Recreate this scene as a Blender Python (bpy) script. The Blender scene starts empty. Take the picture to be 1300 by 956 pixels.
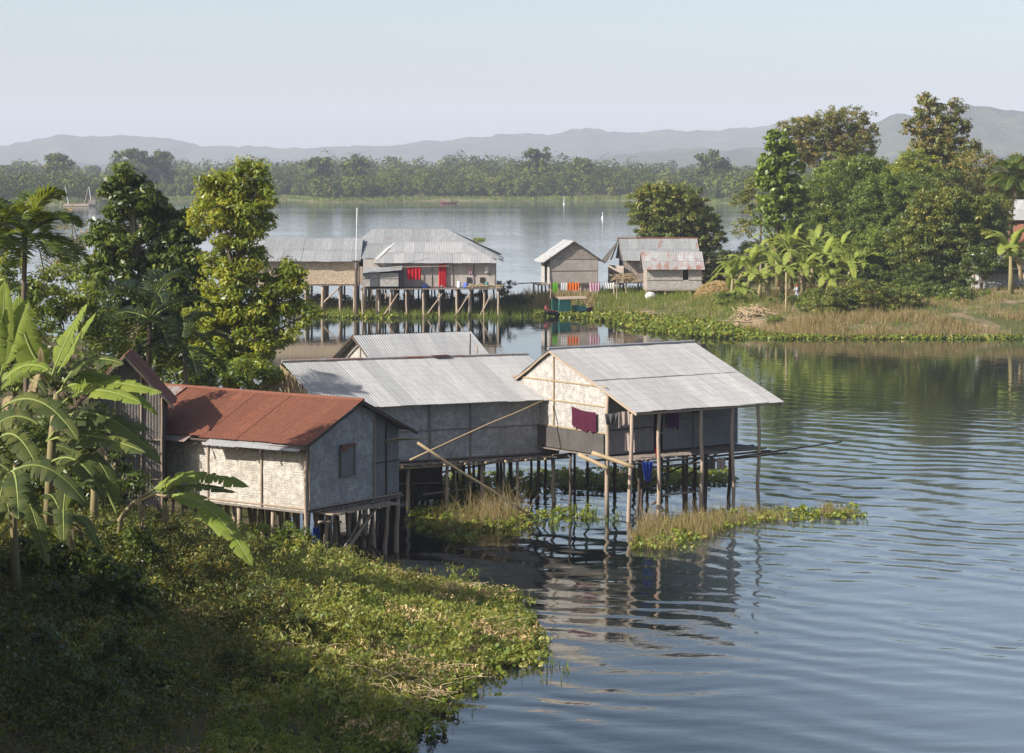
import bpy, math, random
import numpy as np
from mathutils import Vector
from math import radians, sin, cos, pi
random.seed(7); RNG = np.random.default_rng(7)
S = bpy.context.scene; COL = S.collection
F, H, YH, CX = 3000., 14., 212., 650.      # lens and eye height the place was surveyed with
def at(px, py, z=0.):
    Y = F*(H-z)/(py-YH); return Vector(((px-CX)*Y/F, Y, z))
def pt(px, py, Y):
    return Vector(((px-CX)*Y/F, Y, H-(py-YH)*Y/F))
U = random.uniform
# ------------------------------------------------------------------ tagging
def tag(o, label=None, cat=None, group=None, kind=None):
    if label: o['label'] = label
    if cat: o['category'] = cat
    if group: o['group'] = group
    if kind: o['kind'] = kind
    return o
def thing(name, label, cat, loc, group=None):
    o = bpy.data.objects.new(name, None); COL.objects.link(o); o.location = loc
    o.empty_display_size = .3
    return tag(o, label, cat, group)
def wloc(o):
    v = Vector((0, 0, 0))
    while o is not None: v += o.location; o = o.parent
    return v
def link(name, me, mat, parent):
    o = bpy.data.objects.new(name, me); COL.objects.link(o)
    if mat: me.materials.append(mat)
    if parent: o.parent = parent
    return o
# ------------------------------------------------------------------ mesh builder
class MB:
    def __init__(s): s.v = []; s.f = []; s.uv = []
    def add(s, vs, fs, uvs):
        b = len(s.v); s.v += [Vector(v) for v in vs]
        for f, u in zip(fs, uvs): s.f.append([b+i for i in f]); s.uv.append(u)
    def prism(s, O, Ux, V, pts, th):
        """polygon pts (a,b) in the plane O + a*Ux + b*V, thickness th along the normal"""
        Ux = Vector(Ux).normalized(); V = Vector(V).normalized(); N = Ux.cross(V).normalized()*th/2
        n = len(pts); fr = [O+Ux*a+V*b+N for a, b in pts]; bk = [O+Ux*a+V*b-N for a, b in pts]
        fs = [list(range(n)), list(range(2*n-1, n-1, -1))]; uv = [list(pts), list(reversed(pts))]
        for i in range(n):
            j = (i+1) % n; fs.append([i, n+i, n+j, j]); uv.append([pts[i], pts[i], pts[j], pts[j]])
        s.add(fr+bk, fs, uv); return s
    def box(s, c, sx, sy, sz, rz=0., tilt=0.):
        X = Vector((cos(rz), sin(rz), 0)); Y = Vector((-sin(rz), cos(rz), 0)); Z = Vector((0, 0, 1))
        if tilt: Y, Z = Y*cos(tilt)+Z*sin(tilt), Z*cos(tilt)-Y*sin(tilt)
        c = Vector(c); vs = [c+X*a*sx/2+Y*b*sy/2+Z*d*sz/2 for d in (-1, 1) for b in (-1, 1) for a in (-1, 1)]
        fs = [(0, 2, 3, 1), (4, 5, 7, 6), (0, 1, 5, 4), (2, 6, 7, 3), (0, 4, 6, 2), (1, 3, 7, 5)]
        dm = [(sx, sy), (sx, sy), (sx, sz), (sx, sz), (sy, sz), (sy, sz)]
        ox, oy = U(0, 9), U(0, 9)
        s.add(vs, fs, [[(ox, oy), (ox+a, oy), (ox+a, oy+b), (ox, oy+b)] for a, b in dm]); return s
    def tube(s, pts, rad, n=7, cap=True):
        pts = [Vector(p) for p in pts]; m = len(pts)
        if not isinstance(rad, (list, tuple)): rad = [rad]*m
        vs = []; L = 0; ls = []
        for i, p in enumerate(pts):
            t = (pts[min(i+1, m-1)]-pts[max(i-1, 0)])
            t = t.normalized() if t.length > 1e-6 else Vector((0, 0, 1))
            a = t.cross(Vector((0, 1, 0)) if abs(t.y) < .8 else Vector((1, 0, 0))).normalized(); b = t.cross(a)
            if i: L += (p-pts[i-1]).length
            ls.append(L)
            for k in range(n):
                q = 2*pi*k/n; vs.append(p+(a*cos(q)+b*sin(q))*rad[i])
        fs = []; uv = []; o = U(0, 20); w = 2*pi*rad[0]/n
        for i in range(m-1):
            for k in range(n):
                k2 = (k+1) % n; fs.append([i*n+k, i*n+k2, (i+1)*n+k2, (i+1)*n+k])
                uv.append([(o+k*w, ls[i]), (o+k*w+w, ls[i]), (o+k*w+w, ls[i+1]), (o+k*w, ls[i+1])])
        if cap:
            fs.append(list(range(n))[::-1]); uv.append([(0, 0)]*n)
            fs.append([(m-1)*n+k for k in range(n)]); uv.append([(0, 0)]*n)
        s.add(vs, fs, uv); return s
    def pole(s, a, b, r0, r1=None, wob=.03, n=7):
        a = Vector(a); b = Vector(b); r1 = r1 or r0*.8; k = 5
        ps = [a.lerp(b, i/k)+(Vector((U(-1, 1), U(-1, 1), 0))*wob if 0 < i < k else Vector()) for i in range(k+1)]
        return s.tube(ps, [r0+(r1-r0)*i/k for i in range(k+1)], n)
    def grid(s, fn, nu, nv, uvs=(1, 1)):
        vs = [fn(i/nu, j/nv) for j in range(nv+1) for i in range(nu+1)]
        fs = []; uv = []
        for j in range(nv):
            for i in range(nu):
                a = j*(nu+1)+i; fs.append([a, a+1, a+nu+2, a+nu+1])
                uv.append([(x/nu*uvs[0], y/nv*uvs[1]) for x, y in ((i, j), (i+1, j), (i+1, j+1), (i, j+1))])
        s.add(vs, fs, uv); return s
    def build(s, name, mat, parent=None, smooth=False):
        off = wloc(parent) if parent else Vector()
        me = bpy.data.meshes.new(name); me.from_pydata([tuple(v-off) for v in s.v], [], s.f)
        ul = me.uv_layers.new(name='UVMap'); ul.data.foreach_set('uv', [c for f in s.uv for p in f for c in p])
        if smooth: me.polygons.foreach_set('use_smooth', [True]*len(me.polygons))
        me.update(); return link(name, me, mat, parent)
def np_mesh(name, V, K, mat, parent=None, tint=None, n=4):
    off = np.array(wloc(parent) if parent else (0, 0, 0)); V = V-off
    me = bpy.data.meshes.new(name); me.vertices.add(len(V)); me.vertices.foreach_set('co', V.astype(np.float32).ravel())
    me.loops.add(K.size); me.loops.foreach_set('vertex_index', K.astype(np.int32).ravel())
    me.polygons.add(len(K)); me.polygons.foreach_set('loop_start', np.arange(0, K.size, n, dtype=np.int32))
    if tint is not None:
        a = me.attributes.new('tint', 'FLOAT', 'FACE'); a.data.foreach_set('value', tint.astype(np.float32))
    me.update(calc_edges=True); me.validate()
    return link(name, me, mat, parent)
# ------------------------------------------------------------------ materials
class NT:
    def __init__(s, name):
        s.m = bpy.data.materials.new(name); s.m.use_nodes = True; s.t = s.m.node_tree; s.t.nodes.clear()
        s.out = s.n('ShaderNodeOutputMaterial')
    def n(s, typ, ins=None, **kw):
        x = s.t.nodes.new(typ)
        for k, v in kw.items(): setattr(x, k, v)
        for k, v in (ins or {}).items(): s.set(x, k, v)
        return x
    def set(s, x, k, v):
        sock = x.inputs[k]
        if hasattr(v, 'outputs'): v = v.outputs[0]
        if isinstance(v, bpy.types.NodeSocket): s.t.links.new(v, sock)
        else:
            if isinstance(v, tuple) and len(v) == 3 and sock.type == 'RGBA': v = v+(1,)
            sock.default_value = v
    def math(s, op, a, b=0., c=None, clamp=False):
        x = s.n('ShaderNodeMath', operation=op, use_clamp=clamp); s.set(x, 0, a); s.set(x, 1, b)
        if c is not None: s.set(x, 2, c)
        return x
    def mix(s, f, a, b, blend='MIX'):
        x = s.n('ShaderNodeMix', data_type='RGBA', blend_type=blend); s.set(x, 0, f); s.set(x, 6, a); s.set(x, 7, b)
        return x.outputs[2]
    def ramp(s, f, stops):
        x = s.n('ShaderNodeValToRGB'); e = x.color_ramp.elements
        while len(e) < len(stops): e.new(.5)
        for el, (p, c) in zip(e, stops): el.position = p; el.color = (c if isinstance(c, tuple) else (c, c, c))+(1,)
        s.set(x, 0, f); return x
    def uv(s, sx=1, sy=1):
        return s.n('ShaderNodeMapping', {0: s.n('ShaderNodeUVMap', uv_map='UVMap'), 3: (sx, sy, 1)})
    def obj(s, sx=1, sy=1, sz=1):
        return s.n('ShaderNodeMapping', {0: s.n('ShaderNodeTexCoord').outputs['Object'], 3: (sx, sy, sz)})
    def noise(s, vec, scale=1., detail=4., rough=.6, dist=0.):
        return s.n('ShaderNodeTexNoise', {0: vec, 'Scale': scale, 'Detail': detail, 'Roughness': rough, 'Distortion': dist})
    def island(s): return s.n('ShaderNodeNewGeometry').outputs['Random Per Island']
    def bump(s, h, dist=.02, st=1.): return s.n('ShaderNodeBump', {'Height': h, 'Distance': dist, 'Strength': st})
    def done(s, col, rough=.8, bump=None, metal=0., spec=.3, translu=None):
        p = s.n('ShaderNodeBsdfPrincipled', {'Base Color': col, 'Roughness': rough, 'Metallic': metal, 'Specular IOR Level': spec})
        if bump: s.set(p, 'Normal', bump)
        sh = p
        if translu:
            tr = s.n('ShaderNodeBsdfTranslucent', {0: translu[1]}); sh = s.n('ShaderNodeMixShader', {0: translu[0], 1: p, 2: tr})
        s.t.links.new(sh.outputs[0], s.out.inputs[0]); return s.m
def tin(name, a, b, rust=0., rustcol=(.16, .05, .025), metal=.25):
    t = NT(name); isl = t.island()
    col = t.mix(isl, a, b)
    st = t.noise(t.uv(3., .5), 1.5, 5, .65)
    col = t.mix(t.ramp(st, [(.35, .0), (.75, .7)]), col, tuple(c*.5 for c in a))
    seam = t.n('ShaderNodeTexWave', {0: t.uv(), 'Scale': .62, 'Distortion': .6, 'Detail': 3.}, bands_direction='Y').outputs[1]; col = t.mix(t.ramp(seam, [(.0, .35), (.08, 0.)]), col, tuple(c*.6 for c in b))
    big = t.noise(t.uv(.6, .4), 1.3, 6, .7, .6)
    m = t.ramp(big, [(max(0., .70-rust), 0.), (min(1., .84-rust), 1.)])
    sp = t.noise(t.uv(1, 1), 9., 3, .7)
    m2 = t.math('MULTIPLY', m, t.ramp(sp, [(.3, .25), (.6, 1.)]), clamp=True)
    rc = t.mix(t.noise(t.uv(4, .8), 2.5, 4), rustcol, tuple(c*1.9 for c in rustcol))
    col = t.mix(m2, col, rc)
    return t.done(col, t.ramp(st, [(.3, .5), (.8, .8)]), t.bump(sp, .006), metal, .35)
def woven(name, a, b, stain=.5, cell=7., deep=.012, cane=False):
    t = NT(name)
    if cane:   # upright split canes
        w = t.n('ShaderNodeTexWave', {0: t.uv(1, .05), 'Scale': cell, 'Distortion': 1.5, 'Detail': 2.}, bands_direction='X')
        pat = w.outputs[1]
    else:
        wv = t.n('ShaderNodeMix', {0: .11}, data_type='VECTOR'); u_ = t.n('ShaderNodeUVMap', uv_map='UVMap').outputs[0]; nz_ = t.noise(t.uv(), 2.2, 3)
        t.t.links.new(u_, wv.inputs[4]); t.t.links.new(nz_.outputs[1], wv.inputs[5])
        br = t.n('ShaderNodeTexBrick', {0: wv.outputs[1], 'Scale': 1., 'Color1': (1, 1, 1), 'Color2': (.5, .5, .5), 'Mortar': (.0, .0, .0), 'Mortar Size': .022, 'Mortar Smooth': .7, 'Brick Width': 1.7/cell, 'Row Height': .5/cell}, offset=.5)
        ns = t.noise(t.uv(1, 1), 2.6, 4, .7); mo = t.noise(t.uv(5., 4.), 1., 5, .75)
        pat = t.math('MULTIPLY', t.mix(t.ramp(ns, [(.42, .0), (.60, .85)]), (.85, .85, .85), br.outputs[0]), t.ramp(mo, [(.36, .15), (.56, 1.)]))
    big = t.noise(t.uv(1.2, .8), .9, 6, .7, .8)
    col = t.mix(t.ramp(big, [(.35, 0.), (.7, 1.)]), a, b)
    col = t.mix(t.ramp(t.noise(t.uv(2.2, .5), 1.7, 6, .75), [(.5, 0.), (.8, stain)]), col, tuple(c*.38 for c in b))
    col = t.mix(t.ramp(pat, [(.2, .75), (.8, 0.)]), col, tuple(c*.45 for c in a))
    hb = t.math('ADD', t.math('MULTIPLY', pat, .6), t.noise(t.uv(), 5, 3))
    return t.done(col, .85, t.bump(hb, deep), 0, .15)
def wood(name, a, b, sc=6.):
    t = NT(name); n1 = t.noise(t.uv(sc*2.5, sc*.25), 1., 5, .6); 
    col = t.mix(n1, a, b); col = t.mix(t.math('MULTIPLY', t.island(), .55), col, tuple(c*.5 for c in a))
    return t.done(col, .8, t.bump(n1, .008), 0, .2)
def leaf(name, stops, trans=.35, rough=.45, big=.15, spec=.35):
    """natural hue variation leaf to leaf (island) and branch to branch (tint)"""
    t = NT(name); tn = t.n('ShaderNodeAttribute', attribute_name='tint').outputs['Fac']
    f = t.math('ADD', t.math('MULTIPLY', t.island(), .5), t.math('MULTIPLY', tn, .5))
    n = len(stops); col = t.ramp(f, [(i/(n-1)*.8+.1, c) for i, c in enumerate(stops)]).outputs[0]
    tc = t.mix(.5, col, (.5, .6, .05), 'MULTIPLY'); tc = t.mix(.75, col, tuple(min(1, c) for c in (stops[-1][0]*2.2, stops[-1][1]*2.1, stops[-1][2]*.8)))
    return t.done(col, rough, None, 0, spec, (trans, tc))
def plain(name, c, rough=.8, var=.25, sc=3., spec=.25, trans=0):
    t = NT(name); n1 = t.noise(t.obj(), sc, 4); col = t.mix(t.math('MULTIPLY', n1, var*2), c, tuple(x*.45 for x in c))
    return t.done(col, rough, t.bump(n1, .01), 0, spec, (trans, c) if trans else None)
M = {}
M['tin_bright'] = tin('weathered_zinc_bright', (.46, .445, .425), (.34, .33, .32), .0, metal=.1)
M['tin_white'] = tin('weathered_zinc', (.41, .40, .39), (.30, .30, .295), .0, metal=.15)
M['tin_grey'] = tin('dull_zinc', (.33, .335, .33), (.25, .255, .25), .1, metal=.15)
M['tin_streak'] = tin('rust_streaked_zinc', (.42, .42, .41), (.26, .23, .2), .22, metal=.1)
M['tin_rust'] = tin('rusted_iron_sheet', (.33, .12, .06), (.16, .052, .03), .42, (.10, .038, .022), 0.)
M['mat_cream'] = woven('woven_cream', (.53, .49, .43), (.41, .37, .31), .6, 6.5, .02)
M['mat_grey'] = woven('woven_grey', (.48, .465, .45), (.27, .265, .26), .6, 7., .02)
M['mat_white'] = woven('woven_whitewashed', (.47, .44, .405), (.36, .335, .305), .65, 6.)
M['mat_tan'] = woven('woven_tan', (.50, .40, .28), (.44, .35, .26), .25, 4.)
M['mat_far'] = woven('woven_weathered', (.40, .34, .29), (.28, .24, .20), .5, 3.)
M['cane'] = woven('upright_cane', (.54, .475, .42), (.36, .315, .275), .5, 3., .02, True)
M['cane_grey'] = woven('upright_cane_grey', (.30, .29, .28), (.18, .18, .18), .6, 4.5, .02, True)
M['cane_shade'] = woven('upright_cane_shade', (.20, .18, .16), (.11, .10, .09), .5, 3., .02, True); M['cane_dark'] = woven('upright_cane_dark', (.12, .11, .10), (.07, .065, .06), .5, 4., .02, True)  # the shed front's shadow is put into a darker cane colour
M['post'] = wood('weathered_post', (.46, .36, .27), (.27, .20, .145))
M['post_dark'] = wood('dark_post', (.12, .09, .07), (.07, .055, .045))  # darker post wood for inner stilts, rafters and some poles
M['bamboo'] = wood('bamboo_pole', (.42, .32, .19), (.30, .22, .13))
M['plank'] = wood('grey_plank', (.27, .23, .19), (.17, .14, .12))
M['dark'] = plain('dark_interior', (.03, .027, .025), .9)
M['trunk'] = wood('tree_bark', (.17, .13, .09), (.09, .07, .05), 2.)
M['trunk_pale'] = wood('pale_bark', (.33, .28, .22), (.2, .16, .12), 2.)
M['rib'] = plain('leaf_rib', (.22, .26, .07), .6)
M['dead'] = plain('dead_leaf', (.36, .27, .16), .8, .4, 5., .1, .2)
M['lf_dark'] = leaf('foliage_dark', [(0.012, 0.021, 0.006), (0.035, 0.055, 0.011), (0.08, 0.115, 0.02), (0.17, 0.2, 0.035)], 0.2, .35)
M['lf_yel'] = leaf('foliage_yellow_green', [(0.035, 0.065, 0.01), (0.1, 0.15, 0.018), (0.2, 0.25, 0.028), (0.33, 0.31, 0.045)], 0.32, .4)
M['lf_mid'] = leaf('foliage_mid', [(0.02, 0.038, 0.01), (0.065, 0.105, 0.016), (0.135, 0.19, 0.026), (0.25, 0.27, 0.04)], 0.22, .4)
M['lf_deep'] = leaf('foliage_even_green', [(0.05, 0.08, 0.012), (0.09, 0.135, 0.018), (0.14, 0.19, 0.026)], 0.18, .5)
M['lf_olive'] = leaf('foliage_olive', [(0.02, 0.038, 0.01), (0.06, 0.095, 0.015), (0.14, 0.18, 0.026), (0.27, 0.22, 0.04)], 0.2, .45)
M['lf_rusty'] = leaf('foliage_rust_tipped', [(0.035, 0.065, 0.014), (0.09, 0.13, 0.022), (0.17, 0.17, 0.035), (0.27, 0.17, 0.05)], 0.2, .5)
M['lf_heart'] = leaf('foliage_big_green', [(0.06, 0.09, 0.012), (0.115, 0.165, 0.02), (0.19, 0.25, 0.035)], 0.25, .4)
M['lf_shrub'] = leaf('foliage_shrub', [(0.012, 0.024, 0.007), (0.045, 0.07, 0.014), (0.09, 0.125, 0.022), (0.2, 0.15, 0.04)], 0.2, .5)
M['lf_cover'] = leaf('ground_cover_leaves', [(0.05, 0.08, 0.014), (0.14, 0.185, 0.03), (0.26, 0.3, 0.065), (0.38, 0.33, 0.13)], 0.28, .5)
M['lf_far'] = leaf('far_foliage', [(0.012, 0.024, 0.006), (0.042, 0.065, 0.012), (0.08, 0.11, 0.018), (0.15, 0.145, 0.03)], 0.1, .8, spec=.05)
M['lf_hya'] = leaf('water_hyacinth', [(0.045, 0.08, 0.012), (0.1, 0.155, 0.02), (0.19, 0.25, 0.03), (0.32, 0.27, 0.06)], 0.25, .45)
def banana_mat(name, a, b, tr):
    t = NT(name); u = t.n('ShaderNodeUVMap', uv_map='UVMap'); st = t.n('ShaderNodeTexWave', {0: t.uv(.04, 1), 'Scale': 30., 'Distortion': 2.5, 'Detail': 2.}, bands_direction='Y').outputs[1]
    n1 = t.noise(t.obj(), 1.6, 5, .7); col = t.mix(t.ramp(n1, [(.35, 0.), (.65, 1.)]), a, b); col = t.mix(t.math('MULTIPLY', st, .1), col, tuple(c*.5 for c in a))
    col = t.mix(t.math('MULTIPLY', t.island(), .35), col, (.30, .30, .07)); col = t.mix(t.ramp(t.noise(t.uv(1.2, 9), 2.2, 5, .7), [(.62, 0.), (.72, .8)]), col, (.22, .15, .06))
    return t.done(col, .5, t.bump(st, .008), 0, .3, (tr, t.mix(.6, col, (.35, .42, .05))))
M['banana'] = banana_mat('banana_leaf', (.14, .21, .022), (.26, .32, .045), .38); M['banana_bright'] = banana_mat('banana_leaf_sunlit', (.20, .28, .03), (.38, .42, .07), .45); M['banana_dark'] = banana_mat('banana_leaf_shaded', (.03, .05, .014), (.06, .085, .022), .2)  # tones of one leaf: sunlight and shade are put into the colour
M['palm'] = leaf('palm_leaflet', [(0.04, 0.065, 0.012), (0.08, 0.11, 0.018), (0.16, 0.18, 0.03)], .3, .35)
M['palm_dark'] = leaf('palm_leaflet_dark', [(0.012, 0.024, 0.01), (0.03, 0.045, 0.015), (0.06, 0.08, 0.025)], .2, .4)
M['reed'] = leaf('dry_reed', [(0.11, 0.09, 0.035), (0.24, 0.18, 0.085), (0.38, 0.3, 0.17)], .25, .7, spec=.1)
M['straw'] = leaf('straw', [(.30, .20, .09), (.42, .30, .15), (.52, .40, .22)], .1, .8, spec=.1)
M['grass'] = leaf('bank_grass', [(0.06, 0.1, 0.02), (0.13, 0.18, 0.03), (0.24, 0.24, 0.06)], .3, .6, spec=.1)
def terrain_mat(name, soil, green, thr=.5):
    t = NT(name); n1 = t.noise(t.obj(), .35, 6, .65); n2 = t.noise(t.obj(), 3., 5, .7)
    col = t.mix(t.ramp(n1, [(thr-.08, 0.), (thr+.08, 1.)]), soil, green)
    col = t.mix(t.ramp(n2, [(.35, .0), (.75, .6)]), col, tuple(c*.45 for c in soil))
    return t.done(col, .95, t.bump(n2, .08), 0, .05)
M['soil'] = terrain_mat('bank_soil', (.20, .14, .085), (.06, .08, .02), .48)
M['soil_dry'] = terrain_mat('dry_bank_soil', (.28, .20, .13), (.07, .085, .03), .46)
M['far_soil'] = terrain_mat('far_shore_soil', (.24, .19, .11), (.08, .11, .035), .48)
def hill_mat():
    t = NT('hill_forest'); n1 = t.noise(t.obj(), .012, 8, .7); n2 = t.noise(t.obj(), .06, 5, .7)
    col = t.mix(t.ramp(n1, [(.3, 0.), (.7, 1.)]), (.012, .022, .012), (.10, .115, .045)); col = t.mix(t.ramp(n2, [(.4, 0.), (.7, .6)]), col, (.02, .035, .02))
    return t.done(col, .95, t.bump(n2, 8.), 0, .02)
M['hill'] = hill_mat()
def water_mat():
    t = NT('lake_water'); geo = t.n('ShaderNodeNewGeometry'); pos = geo.outputs['Position']
    sep = t.n('ShaderNodeSeparateXYZ', {0: pos}); X, Y = sep.outputs[0], sep.outputs[1]
    def nz(sx, sy, scale, detail=2., dist=0.):
        mp = t.n('ShaderNodeMapping', {0: pos, 3: (sx, sy, 1)}); return t.noise(mp, scale, detail, .5, dist).outputs[0]
    warp = nz(1, 1, .06, 2)
    warp2 = nz(1, 1, .25, 2)
    # boat wake: crests running from far left to near right
    ph = t.math('MULTIPLY', t.math('ADD', t.math('ADD', t.math('MULTIPLY', X, .64), t.math('MULTIPLY', Y, .77)),
                t.math('ADD', t.math('MULTIPLY', warp, 11.), t.math('MULTIPLY', warp2, 2.4))), 2*pi/1.9)
    wv = t.math('SINE', ph)
    ph2 = t.math('MULTIPLY', t.math('ADD', t.math('ADD', t.math('MULTIPLY', X, -.12), t.math('MULTIPLY', Y, .99)), t.math('MULTIPLY', warp, 6.)), 2*pi/1.25)
    wv2 = t.math('SINE', ph2)
    near = t.ramp(t.math('DIVIDE', Y, 250.), [(.30, .85), (.42, 1.), (.56, .25), (.70, .10), (.86, .05)])
    right = t.ramp(t.math('ADD', t.math('MULTIPLY', X, .05), .55), [(.28, .18), (.60, 1.)])
    amp = t.math('MULTIPLY', t.math('MULTIPLY', near, right), t.ramp(warp2, [(.3, .55), (.65, 1.)]))
    wake = t.math('MULTIPLY', t.math('ADD', t.math('MULTIPLY', wv, .0125), t.math('MULTIPLY', wv2, .0025)), amp)
    chop = t.math('MULTIPLY', t.math('SUBTRACT', nz(1, 1.3, 2.2, 3), .5), .011)
    swell = t.math('MULTIPLY', t.math('SUBTRACT', nz(.6, 1.2, .55, 3, .5), .5), .05)
    lake = t.ramp(t.math('DIVIDE', Y, 1000.), [(.10, .25), (.13, .10), (.20, .12), (.26, 1.), (1., 1.)])
    lp = t.ramp(nz(.25, 1, .02, 4, .5), [(.38, .35), (.62, 1.)])
    h = t.math('ADD', t.math('ADD', wake, t.math('MULTIPLY', chop, t.ramp(t.math('DIVIDE', Y, 250.), [(.28, .5), (.42, .5), (.55, .25), (.9, .12)]))), t.math('MULTIPLY', t.math('MULTIPLY', swell, lake), lp))
    op = t.math('MULTIPLY', t.ramp(t.math('DIVIDE', Y, 400.), [(.17, 1.), (.26, .8), (.32, .25), (.36, .06), (.54, .06), (.62, 1.)]), t.ramp(t.math('ADD', t.math('MULTIPLY', X, .04), .5), [(.68, .04), (.98, 1.)]))  # body colour painted darker under house and tree reflections, paler for sky glare
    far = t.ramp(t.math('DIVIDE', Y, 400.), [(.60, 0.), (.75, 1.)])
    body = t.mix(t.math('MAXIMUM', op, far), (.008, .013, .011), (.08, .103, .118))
    p = t.n('ShaderNodeBsdfPrincipled', {'Base Color': body, 'Roughness': .025, 'IOR': 1.42, 'Normal': t.bump(h, 1.)})
    t.t.links.new(p.outputs[0], t.out.inputs[0]); return t.m
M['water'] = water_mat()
def cloth_m(n, c): M[n] = plain(n, c, .85, .2, 6., .1, .25)
for n_, c_ in dict(red_cloth=(.55, .02, .03), pink_cloth=(.085, .018, .04), white_cloth=(.75, .73, .7), orange_cloth=(.75, .17, .03), green_cloth=(.2, .5, .05),
    blue_cloth=(.03, .07, .35), grey_cloth=(.10, .10, .10), rose_cloth=(.6, .35, .42), purple_cloth=(.13, .06, .17), beige_cloth=(.42, .34, .3), lime_cloth=(.25, .32, .05), grey_blue=(.42, .44, .48)).items(): cloth_m(n_, c_)
M['skin'] = plain('brown_skin', (.19, .10, .06), .6, .1); M['hair'] = plain('black_hair', (.012, .01, .01), .5, .1)
M['teal'] = plain('teal_paint', (.08, .30, .27), .6, .4, 2.); M['hullred'] = plain('red_hull_paint', (.30, .06, .07), .6, .5, 2.)
M['hulldark'] = plain('tarred_hull', (.03, .03, .028), .6, .3, 2.); M['bluepl'] = plain('blue_plastic', (.08, .14, .5), .4, .1)
M['whitepaint'] = plain('white_paint', (.7, .7, .68), .6, .2); M['brick'] = plain('red_mud_wall', (.30, .13, .08), .9, .4)
# ------------------------------------------------------------------ foliage
def leaves(C, size, tint, up=.35, out=None, aspect=.42, droop=0.):
    """a diamond leaf per row of C"""
    n = len(C); N = RNG.normal(size=(n, 3)); 
    if out is not None: N = N*.5+out*.95
    N[:, 2] += up; N /= np.linalg.norm(N, axis=1)[:, None]+1e-9
    A = RNG.normal(size=(n, 3)); A[:, 2] -= droop; A -= (A*N).sum(1)[:, None]*N; A /= np.linalg.norm(A, axis=1)[:, None]+1e-9
    B = np.cross(N, A); L = size*(RNG.uniform(.6, 1.25, n))[:, None]; W = L*aspect
    V = np.empty((n, 4, 3)); V[:, 0] = C-A*L*.5; V[:, 1] = C-A*L*.05+B*W*.5+N*L*.06; V[:, 2] = C+A*L*.5-N*L*.05; V[:, 3] = C-A*L*.05-B*W*.5+N*L*.06
    return V.reshape(-1, 3), np.arange(4*n).reshape(n, 4), tint
def crown(name, mat, parent, cl, cr, per, size, aspect=.42, up=.35, droop=0., shell=.45):
    cl = np.asarray(cl); k = len(cl); n = k*per
    D = RNG.normal(size=(n, 3)); D /= np.linalg.norm(D, axis=1)[:, None]
    r = RNG.uniform(0, 1, n)**shell; cr = np.repeat(np.broadcast_to(cr, (k,)), per)
    D2 = D.copy(); D2[:, 2] *= .6; D2[:, 2] += .12
    C = np.repeat(cl, per, 0)+D2*(r*cr)[:, None]
    tint = np.clip(np.repeat(RNG.uniform(0, 1, k), per)+RNG.normal(0, .08, n), 0, 1)
    V, K, tt = leaves(C, size, tint, up, D, aspect, droop); return np_mesh(name, V, K, mat, parent, tt)
def ell_clumps(c, r, cr, dens=1.):
    r = np.array(r); n = max(3, int(dens*4.2*(np.prod(r)**(1/3)/cr)**2.1))
    D = RNG.normal(size=(n, 3)); D /= np.linalg.norm(D, axis=1)[:, None]
    return np.array(c)+D*r*(RNG.uniform(.25, 1., n)**.5*np.where(RNG.uniform(0, 1, n) < .16, 1.28, 1.))[:, None]
def tree(name, label, cat, Y, base, blobs, mat, leafsize, cr=.7, per=60, dens=1., bark='trunk', group=None, tr=.22, up=.35, droop=0., aspect=.42, limbs=True, flat=.8, bz=None, shell=.45):
    """base=(px, ground z); blobs=(px,py,rx,ry[,dY]) as surveyed, all at distance Y"""
    k = Y/F; B = Vector(((base[0]-CX)*k, Y, base[1]))
    root = thing(name, label, cat, B, group)
    cs = []; cc = []
    for b in blobs:
        dY = b[4] if len(b) > 4 else 0; c = pt(b[0], b[1], Y+dY); cc.append(c)
        cs.append(ell_clumps(c, (b[2]*k, max(b[2]*k*flat, b[3]*k*.6), b[3]*k), cr, dens))
    crs = np.concatenate(cs)
    crown('crown', mat, root, crs, RNG.uniform(.65, 1.2, len(crs))*cr, per, leafsize, aspect, up, droop, shell)
    if limbs:
        mb = MB(); top = max(cc, key=lambda c: c.z); lowz = min(c.z for c in cc)
        P = [B+Vector((0, 0, -.3))]; m = 6
        for i in range(1, m+1):
            q = i/m; p = B.lerp(top, q); p.x += U(-.12, .12)*tr*5; p.y += U(-.12, .12)*tr*5; P.append(p)
        mb.tube(P, [tr*(1-.78*i/m) for i in range(m+1)], 8)
        for c, cl in zip(cc, cs):
            zz = max(B.z+.5, min(c.z-.5, top.z*.9)); q = min(.9, max(.1, (zz-B.z)/max(.1, top.z-B.z)*.8)); s0 = B.lerp(top, q)
            mid = s0.lerp(c, .5)+Vector((U(-.3, .3), U(-.3, .3), .2)); mb.tube([s0, mid, c], [tr*.5, tr*.34, tr*.18], 6)
            for e in cl[::max(1, len(cl)//9)]:
                e = Vector(e); mb.tube([c, c.lerp(e, .5)+Vector((U(-.2, .2), U(-.2, .2), U(-.1, .2))), e], [tr*.16, tr*.1, tr*.04], 5, False)
        mb.build('trunk', M[bark], root, True)
    return root
Z0 = Vector((0, 0, 1))
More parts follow.
